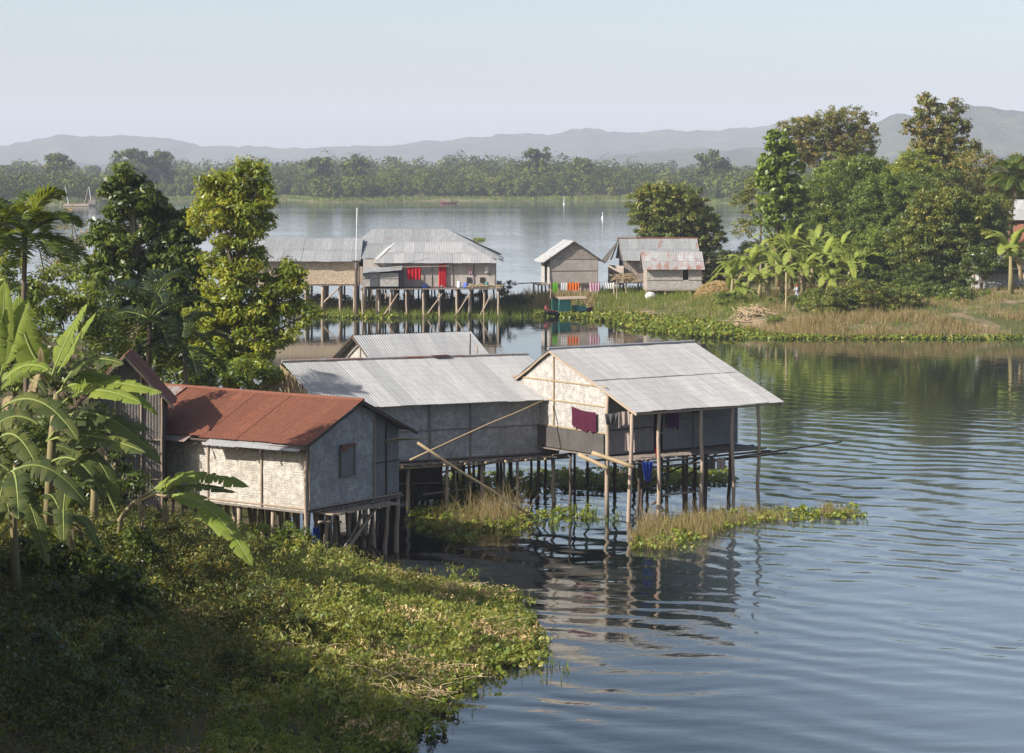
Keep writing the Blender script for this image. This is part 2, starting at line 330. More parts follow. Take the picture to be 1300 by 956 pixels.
def leafblade(P0, P1, P2, width, side=None, seg=26, tears=.5, fold=.35, skew=0.):
    """a banana leaf along a bezier; returns (blade MB, rib MB)"""
    P0, P1, P2 = Vector(P0), Vector(P1), Vector(P2); bl = MB(); rb = MB(); pts = []; stalk = .14
    for i in range(seg+1):
        t = i/seg; p = P0*(1-t)**2+P1*2*t*(1-t)+P2*t*t; tg = ((P1-P0)*(1-t)+(P2-P1)*t).normalized(); pts.append((p, tg, t))
    up0 = Vector(side) if side is not None else Vector((0, 0, 1))
    def w(t):
        if t < stalk: return 0.02
        s = (t-stalk)/(1-stalk); return width*.5*(min(1, s*5)**.6)*(max(0., 1-s**3.2)**.6)
    for sg in (-1, 1):
        seglist = []; cur = []; dr = U(0, .15)
        for p, tg, t in pts:
            sd = tg.cross(up0); sd = sd.normalized() if sd.length > .05 else Vector((1, 0, 0)); nn = sd.cross(tg).normalized()
            ww = w(t)*(1+U(-.06, .06)); d = sd*sg
            def edge(k, back): return (p+d*ww*.5+nn*ww*.5*fold-Z0*ww*k*.35, p+d*ww*.95+nn*(ww*.5*fold*.6+U(-.02, .02)*width)-Z0*ww*(k+skew)-tg*width*back)
            a1, a2 = edge(dr, 0.); cur.append((p, a1, a2, t))
            if random.random() < tears*.6 and .2 < t < .93:
                cur[-1] = (p, a1, a2-tg*width*.05, t); seglist.append(cur); dr = U(0, .55)*min(1, tears*1.3); a1, a2 = edge(dr, -.05); cur = [(p, a1, a2, t)]
        seglist.append(cur)
        for sgm in seglist:
            if len(sgm) < 2: continue
            vs = [x for row in sgm for x in row[:3]]; fs = []; uv = []
            for i in range(len(sgm)-1):
                a = 3*i
                for o in (0, 1): fs.append([a+o, a+o+1, a+o+4, a+o+3]); uv.append([(o, sgm[i][3]), (o+1, sgm[i][3]), (o+1, sgm[i+1][3]), (o, sgm[i+1][3])])
            bl.add(vs, fs, uv)
    rb.tube([p for p, _, _ in pts], [.035*width*(1.6-t*1.3)+.004 for _, _, t in pts], 5)
    return bl, rb
def add_leaf(root, P0, P1, P2, width, mat='banana', side=None, **kw):
    bl, rb = leafblade(P0, P1, P2, width, side, **kw); o = bl.build('leaf', M[mat], root, True); rb.build('midrib', M['rib'], o, True); return o
def banana(label, base, h, n, L, width, mat='banana', group=None, lean=(0, 0), seed=1, dead=2, name='banana_plant', spread=1., tears=.6):
    random.seed(seed); base = Vector(base); root = thing(name, label, 'banana plant', base, group)
    top = base+Vector((lean[0], lean[1], h)); mb = MB()
    mb.tube([base-Vector((0, 0, .2)), base.lerp(top, .5)+Vector((.05, 0, 0)), top], [.14*L/2.2+.03, .11*L/2.2+.02, .07*L/2.2], 8); mb.build('stem', M['stem'], root, True)
    for i in range(n):
        a = 2*pi*i*.381966*1+U(-.3, .3); e = U(.35, 1.25)*spread; l = L*U(.75, 1.1); d = Vector((cos(a), sin(a), 0))
        P1 = top+d*l*.38*e+Vector((0, 0, l*(.75-.22*e))); P2 = top+d*l*.85*e+Vector((0, 0, l*(.75-.75*e*e)))
        add_leaf(root, top, P1, P2, width*U(.85, 1.1), mat, tears=tears, seg=18)
    for i in range(dead):
        a = U(0, 2*pi); d = Vector((cos(a), sin(a), 0)); add_leaf(root, top, top+d*L*.35+Vector((0, 0, .1)), top+d*L*.3-Vector((0, 0, L*.55)), width*.5, 'dead', tears=.9, seg=8)
    return root
M['stem'] = wood('banana_stem', (.28, .24, .12), (.20, .16, .08), 2.)
def frond(root, P0, P1, P2, ll, nl=34, mat='palm', name='frond', hang=.35):
    vs = []; fs = []; mb = MB(); pts = []; P0, P1, P2 = Vector(P0), Vector(P1), Vector(P2)
    for i in range(nl+1):
        t = i/nl; p = P0*(1-t)**2+P1*2*t*(1-t)+P2*t*t; tg = ((P1-P0)*(1-t)+(P2-P1)*t).normalized(); pts.append(p)
        if t < .12: continue
        sd = tg.cross(Vector((0, 0, 1))); sd = sd.normalized() if sd.length > .1 else Vector((1, 0, 0)); nn = sd.cross(tg).normalized()
        l = ll*(sin(pi*min(1, (t*.85+.12)))**.6)*U(.85, 1.1)
        for sg in (-1, 1):
            d = (sd*sg+tg*.65+nn*.45+Vector((U(-.1, .1), U(-.1, .1), U(-.1, .1)))).normalized(); wv = tg*ll*.05
            m = p+d*l*.5; e = m+(d-Vector((0, 0, hang))).normalized()*l*.5; b = len(vs)
            vs += [p-wv*.5, p+wv*.5, m+wv, m-wv, e]; fs.append((b, b+1, b+2, b+3)); fs.append((b+3, b+2, b+4))
    me = MB(); me.add(vs, fs, [[(0, 0)]*len(f) for f in fs]); o = me.build(name, M[mat], root)
    mb.tube(pts[::4]+[pts[-1]], [.03*ll*(1-i/12)+.006 for i in range(len(pts[::4])+1)], 5); mb.build('rachis', M['rib'], o, True); return o
def palm(label, base, top, n, L, ll, mat='palm', bark='trunk_pale', r=.09, name='palm_tree', seed=3, group=None, lo=-.5, dead=2):
    random.seed(seed); base = Vector(base); top = Vector(top); root = thing(name, label, 'palm tree', base, group); mb = MB()
    mb.pole(base-Vector((0, 0, .3)), top, r, r*.7, .05, 9); mb.build('trunk', M[bark], root, True)
    for i in range(n):
        a = 2*pi*i/n*2.618+U(-.2, .2); e = 1.25-(1.25-lo)*(i/(n-1)); d = Vector((cos(a), sin(a), 0)); l = L*U(.85, 1.1); dv = d*cos(e)+Vector((0, 0, sin(e)))
        frond(root, top, top+dv*l*.6+Vector((0, 0, l*.15)), top+d*l*(.35+.55*cos(e))+Vector((0, 0, l*(sin(e)*.75-.18))), ll, 30, mat)
    for i in range(dead):
        a = U(0, 2*pi); d = Vector((cos(a), sin(a), 0)); frond(root, top-Vector((0, 0, .1)), top+d*L*.3, top+d*L*.3-Vector((0, 0, L*.8)), ll*.6, 16, 'dead')
    return root
def blades(P, h, w, lean=.35):
    n = len(P); A = RNG.uniform(0, 2*pi, n); d = np.stack([np.cos(A), np.sin(A), 0*A], 1); L = RNG.uniform(0, lean, n)[:, None]
    hh = (h*RNG.uniform(.3, 1.15, n))[:, None]; B = RNG.uniform(0, pi, n); s = np.stack([np.cos(B), np.sin(B)*.3, 0*B], 1)*w/2
    up = np.array([0, 0, 1.]); V = np.empty((n, 6, 3)); m = P+up*hh*.55+d*hh*L*.35; e = P+up*hh+d*hh*L
    V[:, 0] = P-s; V[:, 1] = P+s; V[:, 2] = m+s*.8; V[:, 3] = m-s*.8; V[:, 4] = e+s*.15; V[:, 5] = e-s*.15; b = 6*np.arange(n)[:, None]
    return V.reshape(-1, 3), np.concatenate([b+[0, 1, 2, 3], b+[3, 2, 4, 5]])
def inpoly(x, y, poly):
    c = np.zeros(len(x), bool); n = len(poly)
    for i in range(n):
        x1, y1 = poly[i]; x2, y2 = poly[i-1]
        c ^= ((y1 > y) != (y2 > y)) & (x < (x2-x1)*(y-y1)/(y2-y1+1e-12)+x1)
    return c
def sample(polypx, n, world=False, rag=0.):
    poly = polypx if world else [tuple(at(a, b))[:2] for a, b in polypx]; xs = [p[0] for p in poly]; ys = [p[1] for p in poly]; out = []
    tot = 0
    while tot < n:
        x = RNG.uniform(min(xs), max(xs), 4*n); y = RNG.uniform(min(ys), max(ys), 4*n)
        jx = x+RNG.normal(0, rag, 4*n); jy = y+RNG.normal(0, rag, 4*n); k = inpoly(jx, jy, poly); out.append(np.stack([x[k], y[k]], 1)); tot += k.sum()
        if tot == 0: break
    return np.concatenate(out)[:n]
# ------------------------------------------------------------------ ground forms
def snoise(x, y, s=1., seed=0):
    x = np.asarray(x, float)/s; y = np.asarray(y, float)/s; r = np.random.default_rng(seed); v = 0
    for k in range(7):
        a, b, p, q = r.uniform(-1.6, 1.6), r.uniform(-1.6, 1.6), r.uniform(0, 6.3), r.uniform(.5, 1.6); v = v+np.sin(a*x+b*y+p+np.sin(q*y+p)*.8)
    return v/4.
SHN = [(-50, -14), (8, -13), (30, -6), (45, -3.2), (56, -2.9), (60, -2.4), (64, -1.6), (67.4, .2), (72, .1), (77.5, -.6), (79.5, -4.0), (81, -5.8), (83, -7.0), (88, -8.), (92, -8.2), (97, -8.6), (105, -9.3), (118, -11.5), (135, -17), (160, -25), (190, -34), (210, -50), (230, -80)]
def z_near(X, Y):
    X = np.asarray(X, float); Y = np.asarray(Y, float)
    xs = np.interp(Y, [a for a, _ in SHN], [b for _, b in SHN])+snoise(X*0, Y, 2.3, 5)*.5
    d = xs-X; z = np.where(d < 0, np.maximum(-1.5, .45*d), .28*(1-np.exp(-np.maximum(d, 0)/1.2))+.17*np.maximum(0, d-1.5)+snoise(X, Y, 2., 2)*.08*np.clip(d, 0, 1))
    z = np.where(z > 3.4, 3.4+(z-3.4)*.25, z)
    t = np.clip((Y-3)/40, 0, 1); hill = 12.4*(1-t*t*(3-2*t)); return np.maximum(z, np.where(Y < 43, hill, -9)+np.minimum(0, snoise(X, Y, 6, 3)*.2))
MF = [(-90, 232), (-60, 226), (-22, 223), (-5, 225), (1, 226), (6, 225), (12, 219), (17, 212), (20, 201), (24, 195), (31, 193.5), (45, 193), (80, 192), (140, 190)]
MBK = [(-90, 226), (-60, 232), (-24, 238), (-3, 238), (1, 246), (8, 252), (14, 262), (19, 300), (28, 340), (50, 380), (80, 420), (140, 460)]
MH = [(-90, .2), (-25, .35), (0, .6), (6, 1.3), (12, 1.35), (20, 1.5), (30, 2.3), (50, 3.), (140, 5)]
def I(tab, x): return np.interp(x, [a for a, _ in tab], [b for _, b in tab])
def z_mid(X, Y):
    X = np.asarray(X, float); Y = np.asarray(Y, float); d = np.minimum(Y-I(MF, X)-snoise(X, Y*0, 3, 9)*.8, I(MBK, X)-Y)
    return np.where(d < 0, np.maximum(-1.5, .3*d), I(MH, X)*(1-np.exp(-np.maximum(d, 0)/7.))+snoise(X, Y, 3., 6)*.12*np.clip(d, 0, 1))
FF = [(-500, 880), (-170, 880), (-160, 900), (-150, 985), (-95, 1010), (-75, 935), (-58, 950), (-30, 980), (40, 990), (70, 960), (85, 900), (110, 850), (500, 800)]
def z_far(X, Y):
    X = np.asarray(X, float); Y = np.asarray(Y, float); d = Y-I(FF, X)-snoise(X, Y*0, 14, 12)*6
    return np.where(d < 0, np.maximum(-1.5, .1*d), 1.3*(1-np.exp(-d/6.))+np.minimum(7, np.maximum(0, d-15)*.008)*(1+snoise(X, Y, 90, 3)*.35))
def sheet(name, xs, ys, fn, mat):
    X, Y = np.meshgrid(xs, ys); Z = fn(X, Y); V = np.stack([X, Y, Z], -1).reshape(-1, 3); nx = len(xs); ny = len(ys)
    i = np.arange((ny-1)*(nx-1)); r = i//(nx-1); c = i % (nx-1); a = r*nx+c; K = np.stack([a, a+1, a+nx+1, a+nx], 1)
    o = np_mesh(name, V, K, mat); o.data.polygons.foreach_set('use_smooth', [True]*len(K)); return tag(o, kind='structure')
sheet('near_bank_ground', np.concatenate([np.arange(-130, -30, 4.), np.arange(-30, 8, .5)]), np.concatenate([np.arange(-30, 40, 2.), np.arange(40, 110, .5), np.arange(110, 236, 3.)]), z_near, M['soil'])
sheet('island_ground', np.concatenate([np.arange(-90, -30, 4), np.arange(-30, 60, .8), np.arange(60, 141, 4.)]), np.concatenate([np.arange(186, 270, .9), np.arange(270, 480, 4.)]), z_mid, M['soil_dry'])
sheet('far_shore_ground', np.arange(-900, 901, 9.), np.concatenate([np.arange(790, 1100, 5.), np.arange(1100, 4500, 40.)]), z_far, M['far_soil'])
def hills(name, Yc, prof, depth, seed):
    def fn(X, Y):
        px = CX+X*F/Yc; py = np.interp(px, [a for a, _ in prof], [b for _, b in prof]); top = H-(py-YH)*Yc/F
        t = (Y-(Yc-depth))/depth; g = np.where(t < 1, np.clip(t, 0, 1)**1.3, np.clip(1-(t-1)*.5, 0, 1))
        return np.maximum(0, top)*g*(1+snoise(X, Y, 130, seed)*.16*(1-t))+(snoise(X, Y, 9, seed+1)*4.5+snoise(X, Y, 27, seed+2)*6+snoise(X, Y, 75, seed+3)*8)*np.clip(g*3, 0, 1)-2
    return sheet(name, np.arange(-3000, 3001, 13.), np.arange(Yc-depth, Yc+depth*.6, 30.), fn, M['hill'])
hills('distant_hills', 5800, [(-1300, 165), (-600, 170), (0, 188), (25, 184), (50, 179), (75, 175), (110, 172), (200, 174), (235, 178), (250, 188), (330, 188), (400, 187), (450, 184), (500, 183), (560, 178), (600, 176), (640, 170), (700, 168), (720, 163), (745, 160), (775, 166), (830, 165), (900, 166), (950, 161), (985, 156), (1040, 162), (1100, 168), (1300, 170), (2000, 160)], 900, 21)
hills('forested_hill', 4000, [(-2000, 212), (420, 213), (560, 207), (700, 203), (800, 196), (880, 186), (960, 188), (1040, 186), (1085, 172), (1105, 158), (1125, 148), (1150, 143), (1165, 146), (1195, 138), (1222, 133), (1240, 139), (1262, 137), (1285, 134), (1330, 140), (1500, 130), (2500, 150)], 600, 31)
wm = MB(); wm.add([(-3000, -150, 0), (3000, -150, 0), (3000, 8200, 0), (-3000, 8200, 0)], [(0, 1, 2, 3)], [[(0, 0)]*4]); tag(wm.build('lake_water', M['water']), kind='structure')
#PART2
# ------------------------------------------------------------------ house carpentry
def slope(mb, A, B, C, D, pitch=.12, amp=.018, sw=.8, rows=2, rag=.06, step=4):
    """corrugated sheets over the slope A,B (eave) - C,D (ridge); trapezoids are cut at the hips"""
    A, B, C, D = map(Vector, (A, B, C, D)); u = (B-A); L = u.length; u /= L; w = D-A; a = w.dot(u); s = w-u*a; W = s.length; s /= W; b = (C-A).dot(u); N = u.cross(s).normalized()
    if N.z < 0: N = -N
    n = max(1, round(L/sw)); sw = L/n
    par = (a <= .05 and b >= L-.05) or abs((b-a)-L) < .6
    def top(x):
        if par: return 1.
        if x < a: return max(0., x/a)
        if x > b: return max(0., (L-x)/(L-b))
        return 1.
    for i in range(n):
        for r in range(rows):
            y0, y1 = r/rows, (r+1)/rows; e0 = (U(-rag, rag*.4) if r == 0 else -.10); off = (i % 2)*.006+r*.022+U(0, .008); x0, x1 = i*sw-.03, (i+1)*sw+.03
            m = max(2, int((x1-x0)/pitch*step)); vs = []; tw = U(-.012, .012)
            for k in range(m+1):
                x = x0+(x1-x0)*k/m; xc = min(max(x, 0), L); t = top(xc); lo = min(y0, t); hi = min(y1, t); h = amp*.5*sin(2*pi*x/pitch)+off
                sh = (a if par else 0.)
                for y, q in ((lo, e0), (hi, .0)): vs.append(A+u*(x+sh*y)+s*(y*W+(q if hi > lo+.02 else 0))+N*(h+tw*(k/m)))
            if max((vs[2*k+1]-vs[2*k]).length for k in range(m+1)) < .06: continue
            ox = U(0, 30); fs = [(2*k, 2*k+2, 2*k+3, 2*k+1) for k in range(m)]
            mb.add(vs, fs, [[(ox+(x1-x0)*k/m, y0*W), (ox+(x1-x0)*(k+1)/m, y0*W), (ox+(x1-x0)*(k+1)/m, y1*W), (ox+(x1-x0)*k/m, y1*W)] for k in range(m)])
    return mb
class Fr:
    """plan frame: u along the eave, w towards the back"""
    def __init__(s, o, th): s.o = Vector((o[0], o[1], 0)); s.th = radians(th); s.u = Vector((cos(s.th), sin(s.th), 0)); s.w = Vector((-sin(s.th), cos(s.th), 0))
    def p(s, a, b, z=0.): v = s.o+s.u*a+s.w*b; v.z = z; return v
    def u_at(s, px, w):   # u of the point on the line w=const seen in survey column px
        k = (px-CX)/F; P = s.p(0, w); return (k*P.y-P.x)/(s.u.x-k*s.u.y)
Z = Vector((0, 0, 1))
def wall(root, P0, P1, z0, z1, mat, th=.05, pts=None, battens=(), name='wall', posts=(), bm='plank', side=-1):
    """upright mat wall from P0 to P1 (plan), with battens as sub-parts on its outer side"""
    P0 = Vector((P0.x, P0.y, 0)); P1 = Vector((P1.x, P1.y, 0)); d = P1-P0; L = d.length; d.normalize()
    pts = pts or [(0, z0), (L, z0), (L, z1), (0, z1)]; mb = MB(); mb.prism(P0, d, Z, pts, th); o = mb.build(name, M[mat], root)
    nn = Vector((d.y, -d.x, 0))*(th/2+.02)*(-side)
    if battens or posts:
        zz0, zz1 = min(b for _, b in pts), sorted(b for _, b in pts)[-2 if len(pts) > 4 else -1]
        for z in battens: MB().box(P0+d*L/2+nn+Z*z, L, .035, .05, math.atan2(d.y, d.x)).build('batten', M[bm], o)
        def topz(x):
            zs = [y0+(y1-y0)*(x-x0)/(x1-x0) for (x0, y0), (x1, y1) in zip(pts, pts[1:]+pts[:1]) if x0 != x1 and min(x0, x1)-1e-3 <= x <= max(x0, x1)+1e-3]; return max(zs) if zs else zz1
        for s in posts: MB().pole(P0+d*s*L+nn*1.4+Z*(zz0-.02), P0+d*s*L+nn*1.4+Z*(topz(min(L-.01, max(.01, s*L)))-.08), .035, .03, .01, 6).build('batten', M[bm], o)
    return o
def stilts(root, pts, ztop, zbot=-.9, r=.07, mat='post', lean=.12):
    for p in pts:
        MB().pole((p.x+U(-lean, lean), p.y+U(-lean, lean), zbot), (p.x, p.y, ztop), r*U(.8, 1.25), None, .03, 7).build('stilt', M[mat], root, True)
def brace(root, a, b, r=.04, mat='post', name='brace'): return MB().pole(a, b, r, None, .02, 6).build(name, M[mat], root, True)
def floor(root, P, z, mat='plank', th=.08, slats=None, rnd=.12):
    """P: four plan corners; slats run across P0->P3"""
    mb = MB(); P0, P1, P2, P3 = P; n = slats or int((P1-P0).length/.14)
    for i in range(n):
        a, b = (i+.1)/n, (i+.9)/n; e0, e1 = U(-rnd, rnd*.3), U(-rnd*.3, rnd); q = [P0.lerp(P1, a), P0.lerp(P1, b), P3.lerp(P2, b), P3.lerp(P2, a)]
        d = (P3-P0).normalized(); q = [q[0]+d*e0, q[1]+d*e0, q[2]+d*e1, q[3]+d*e1]; c = (q[0]+q[1]+q[2]+q[3])/4; zz = z+U(-.01, .01)
        mb.box((c.x, c.y, zz), (q[1]-q[0]).length, ((q[3]-q[0]).length), th*.5, math.atan2((P1-P0).y, (P1-P0).x))
    return mb.build('floor', M[mat], root)
def beam(mb, a, b, s=.05): return mb.pole(a, b, s, s, .01, 6)
def rect(f, u0, u1, w0, w1): return [f.p(u0, w0), f.p(u1, w0), f.p(u1, w1), f.p(u0, w1)]
def cloth(name, label, P0, P1, drop, mat, cat='cloth', group=None, folds=5, amp=.04, taper=0., parent=None):
    P0, P1 = Vector(P0), Vector(P1); d = P1-P0; n = Vector((d.y, -d.x, 0)); n = n.normalized() if n.length > 1e-4 else Vector((0, -1, 0)); ph = U(0, 6); j = [U(-.08, .08) for _ in range(13)]
    def fn(a, b): return P0+d*(a+(.5-a)*taper*b)+n*(sin(a*folds*2*pi+ph)*amp*(.4+b)+.01)-Z*(drop*b*(1+j[int(a*12)]*b)+.12*sin(a*pi)*(1-b)*d.length*.3)
    mb = MB(); mb.grid(fn, 24, 8); o = mb.build(name, M[mat], parent, True); return tag(o, label, cat, group) if label else o
# ================================================================== red-roofed house (near)
rA = thing('stilt_house', 'stilt house with rust red roof and cream woven side, nearest the banana plants', 'stilt house', Vector((-7.13, 81.7, 0)))
fA = Fr((-7.13, 81.7), 54.1)              # u: gable width going back right; -w: long side ... long direction is +w (back left)
LA, gA, zf, ze, zr = 9.1, 5.25, 2.13, 4.50, 5.72
m_ = MB(); slope(m_, fA.p(-.42, LA+.5, ze-.10), fA.p(-.42, -.42, ze-.06), fA.p(2.62, -.42, zr), fA.p(2.62, LA+.5, zr+.02), .13, .03, .85, 1, .08); m_.build('roof', M['tin_rust'], rA)
m_ = MB(); slope(m_, fA.p(5.72, -.42, ze-.12), fA.p(5.72, LA+.5, ze-.1), fA.p(2.6, LA+.5, zr), fA.p(2.6, -.42, zr), .13, .03, .85, 2, .1); m_.build('roof', M['tin_streak'], rA)
m_ = MB(); slope(m_, fA.p(-.78, 4.1, ze-.30), fA.p(-.62, -.2, ze-.27), fA.p(-.02, -.2, ze+.04), fA.p(-.1, 4.1, ze+.02), .13, .02, 1.4, 1, .03); m_.build('eave_sheet', M['tin_white'], rA)
m_ = MB(); slope(m_, fA.p(-.70, 9.4, ze-.28), fA.p(-.66, 5.1, ze-.25), fA.p(-.1, 5.1, ze), fA.p(-.1, 9.4, ze), .13, .02, 1.5, 1, .08); m_.build('eave_sheet', M['tin_streak'], rA)
m_ = MB(); slope(m_, fA.p(.3, LA+.58, ze+.22), fA.p(.3, LA-1.0, ze+.22), fA.p(2.6, LA-.6, zr+.06), fA.p(2.6, LA+.6, zr+.06), .13, .03, .8, 1, .05); m_.build('roof_patch', M['tin_streak'], rA)
m_ = MB(); m_.tube([fA.p(2.6, -.45, zr+.05), fA.p(2.6, 4, zr+.04), fA.p(2.6, LA+.5, zr+.06)], .06, 6); m_.build('ridge_cap', M['tin_rust'], rA)
m_ = MB()
for s0 in (0.02,): m_.pole(fA.p(-.5, -.4, ze-.16), fA.p(2.6, -.4, zr-.07), .05); m_.pole(fA.p(5.7, -.4, ze-.2), fA.p(2.6, -.4, zr-.07), .05)
m_.pole(fA.p(-.45, -.5, ze-.2), fA.p(-.45, LA+.4, ze-.2), .045)
for k in range(9): m_.pole(fA.p(-.75, .4+k*1.05, ze-.36), fA.p(.1, .4+k*1.05, ze-.02), .035)
m_.build('rafter', M['post_dark'], rA)
wall(rA, fA.p(0, LA), fA.p(0, 0), zf-.05, ze-.02, 'mat_cream', .05, None, (zf+.05,), 'wall', (.27, .5, .78), 'post')
wall(rA, fA.p(0, .0), fA.p(gA, 0), 0, 0, 'mat_grey', .05, [(0, zf-.02), (3.75, zf-.02), (3.75, 5.2), (2.6, zr-.1), (0, ze-.05)], (zf+.02,), 'wall', (.02, .7), 'post')
wall(rA, fA.p(3.75, .12), fA.p(gA, .12), 0, 0, 'cane_grey', .05, [(0, zf-.0), (gA-3.75, zf+.05), (gA-3.75, ze-.02), (0, 5.2)], (3.35,), 'wall', (.5,), 'post_dark')
wall(rA, fA.p(gA, 0.1), fA.p(gA, LA), zf, ze, 'mat_grey'); wall(rA, fA.p(0, LA), fA.p(gA, LA), 0, 0, 'mat_grey', .05, [(0, zf), (gA, zf), (gA, ze), (2.6, zr-.1), (0, ze)])
w_ = MB(); w_.box(fA.p(2.15, -.06, 3.62), .72, .05, 1.0, fA.th); wn = w_.build('window', M['cane_grey'], rA)
w_ = MB(); w_.box(fA.p(1.78, -.10, 3.62), .06, .06, 1.08, fA.th); w_.box(fA.p(2.53, -.10, 3.62), .06, .06, 1.08, fA.th); w_.box(fA.p(2.15, -.1, 3.1), .9, .06, .05, fA.th); w_.build('frame', M['plank'], wn)
w_ = MB(); w_.box(fA.p(2.15, -.12, 4.18), .78, .10, .09, fA.th); w_.box(fA.p(1.95, -.115, 4.07), .3, .05, .16, fA.th); w_.build('lintel', M['brickred'] if 'brickred' in M else M['tin_rust'], wn)
floor(rA, rect(fA, -.1, gA+.1, -.1, LA), zf-.08, 'plank', .1, None, .06)
o_ = floor(rA, [fA.p(.5, -.75), fA.p(4.1, -.75), fA.p(4.1, .05), fA.p(.5, .05)], zf-.16, 'post', .08, 17, .22); o_.name = 'platform'
stilts(rA, [fA.p(a, b) for b in (.05, 1.6, 3.2, 4.8, 6.4, 8.2) for a in (.1, 1.2, 2.4, 3.6, 4.6, 5.15)], zf-.1, -.8, .085, 'post', .2)
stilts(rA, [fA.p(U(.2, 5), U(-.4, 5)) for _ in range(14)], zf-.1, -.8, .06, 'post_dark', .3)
stilts(rA, [fA.p(-.08, -.08)], ze-.1, -.5, .075, 'post', .03)
brace(rA, fA.p(1.2, -.5, .3), fA.p(3.5, -.35, zf-.2), .08); brace(rA, fA.p(.6, -.6, -.1), fA.p(2.6, -.5, zf-.3), .05, 'plank'); brace(rA, fA.p(3.8, -.2, .1), fA.p(2.2, .2, zf-.2), .05, 'post_dark')
brace(rA, fA.p(.1, -.5, 1.75), fA.p(1.3, -.5, 1.62), .05); brace(rA, fA.p(.1, .0, .5), fA.p(1.6, .1, .3), .05)
m_ = MB()
for k in range(5): m_.pole(fA.p(4.0, -.3-.12*k, 4.18+.03*k), fA.p(6.6-.3*k, -.2-.12*k, 4.02+.03*k), .03)
m_.build('pole_rack', M['bamboo'], rA)
cloth('blue_cloth', 'blue rag hanging between the stilts under the rust roofed house', fA.p(.06, -.25, 1.55), fA.p(.34, -.3, 1.55), .62, 'blue_cloth')
# ---- shed behind the banana leaves
rS = thing('bamboo_shed', 'tall narrow cane shed with steep dark roof, half hidden behind the banana plants', 'shed', Vector((-13.7, 84.6, 1.2)))
fS = Fr((-15.0, 83.9), 4)
m_ = MB(); slope(m_, fS.p(-.4, 2.2, 5.7), fS.p(-.4, -.35, 5.7), fS.p(1.3, -.35, 7.35), fS.p(1.3, 2.2, 7.35), .13, .03, .8, 2, .08); m_.build('roof', M['tin_rust'], rS)
m_ = MB(); slope(m_, fS.p(2.95, -.35, 5.55), fS.p(2.95, 2.2, 5.55), fS.p(1.3, 2.2, 7.35), fS.p(1.3, -.35, 7.35), .13, .03, .8, 2, .08); m_.build('roof', M['tin_rust'], rS)
m_ = MB(); m_.pole(fS.p(1.3, -.38, 7.28), fS.p(3., -.38, 5.45), .06); m_.pole(fS.p(1.3, -.38, 7.28), fS.p(-.4, -.38, 5.6), .06); m_.build('bargeboard', M['post_dark'], rS)
wall(rS, fS.p(0, 0), fS.p(2.6, 0), 0, 0, 'cane_shade', .05, [(0, 1.9), (2.6, 1.9), (2.6, 5.8), (1.3, 7.2), (0, 5.8)], (2.9, 4.3), 'wall', (.02, .35, .7, .98), 'post')
wall(rS, fS.p(0, 1.9), fS.p(0, 0), 1.9, 5.8, 'cane'); wall(rS, fS.p(2.6, 0), fS.p(2.6, 1.9), 1.9, 5.8, 'cane_dark'); wall(rS, fS.p(0, 1.9), fS.p(2.6, 1.9), 1.9, 5.8, 'cane')  # right wall in dark cane, its shade put into the colour
stilts(rS, [fS.p(a, b) for b in (0.1, 1.8) for a in (.05, 1.3, 2.5)], 1.95, .6, .08)
# ================================================================== long centre house
rC = thing('stilt_house', 'long stilt house with whitish roof and shaded grey wall, middle of the near row', 'stilt house', Vector((-3, 98, 0)))
fC = Fr((-7.44, 93.8), 26.); LC = 11.3; zf, ze, zr = 2.04, 4.4, 5.9
m_ = MB(); slope(m_, fC.p(0, 0, ze), fC.p(LC, 0, ze-.08), fC.p(LC, 4.73, zr-.1), fC.p(0, 4.73, zr), .115, .026, .83, 1, .06); m_.build('roof', M['tin_white'], rC)
m_ = MB(); slope(m_, fC.p(LC, 8.4, ze), fC.p(0, 8.4, ze), fC.p(0, 4.7, zr), fC.p(LC, 4.7, zr-.1), .13, .024, .83, 2); m_.build('roof', M['tin_white'], rC)
m_ = MB(); m_.tube([fC.p(-.05, 4.7, zr+.03), fC.p(4, 4.7, zr), fC.p(LC+.05, 4.7, zr-.06)], .07, 6); m_.build('ridge_cap', M['tin_streak'], rC)
m_ = MB(); m_.box(fC.p(7.1, 4.62, zr+.045), .75, .3, .03, fC.th); m_.build('rust_patch', M['tin_rust'], rC)
wall(rC, fC.p(.5, .62), fC.p(LC-.55, .62), zf-.02, ze+.12, 'mat_grey', .05, None, (3.25, zf+.03), 'wall', (0.01, .42, .6, .995), 'plank')
wall(rC, fC.p(.5, 8.1), fC.p(.5, .62), 0, 0, 'mat_cream', .05, [(0, zf), (7.5, zf), (7.5, ze+.1), (3.4, zr-.12), (0, ze)], (3.3,), 'wall', (.3, .6), 'post')
wall(rC, fC.p(LC-.55, .62), fC.p(LC-.55, 8.1), 0, 0, 'mat_grey', .05, [(0, zf), (7.5, zf), (7.5, ze), (4.1, zr-.15), (0, ze+.1)]); wall(rC, fC.p(.5, 8.1), fC.p(LC-.55, 8.1), zf, ze+.1, 'mat_grey')
m_ = MB()
for k in range(10): a = U(3, 7); m_.tube([fC.p(-.05, 3.2+.18*k, 5.42+.04*k), fC.p(.1+U(-.1, .1), 3.1+.18*k, 4.6+U(-.4, .2))], .05, 5)
m_.build('thatch_edge', M['bamboo'], rC)
floor(rC, rect(fC, .3, LC-.4, .05, 8.1), zf-.09, 'plank', .1, 70, .12)
m_ = MB()
for w0 in (.12, .9, 3.0, 5.5, 8.0): m_.pole(fC.p(.1, w0, zf-.22), fC.p(LC-.2, w0, zf-.18), .055)
for k in range(12): m_.pole(fC.p(.6+k*.92, -.12+U(-.08, .05), zf-.155), fC.p(.6+k*.92, 2.2, zf-.155), .05)
m_.build('floor_beam', M['bamboo'], rC)
pu = [fC.u_at(x, .3) for x in (519, 568, 612, 657, 702)]
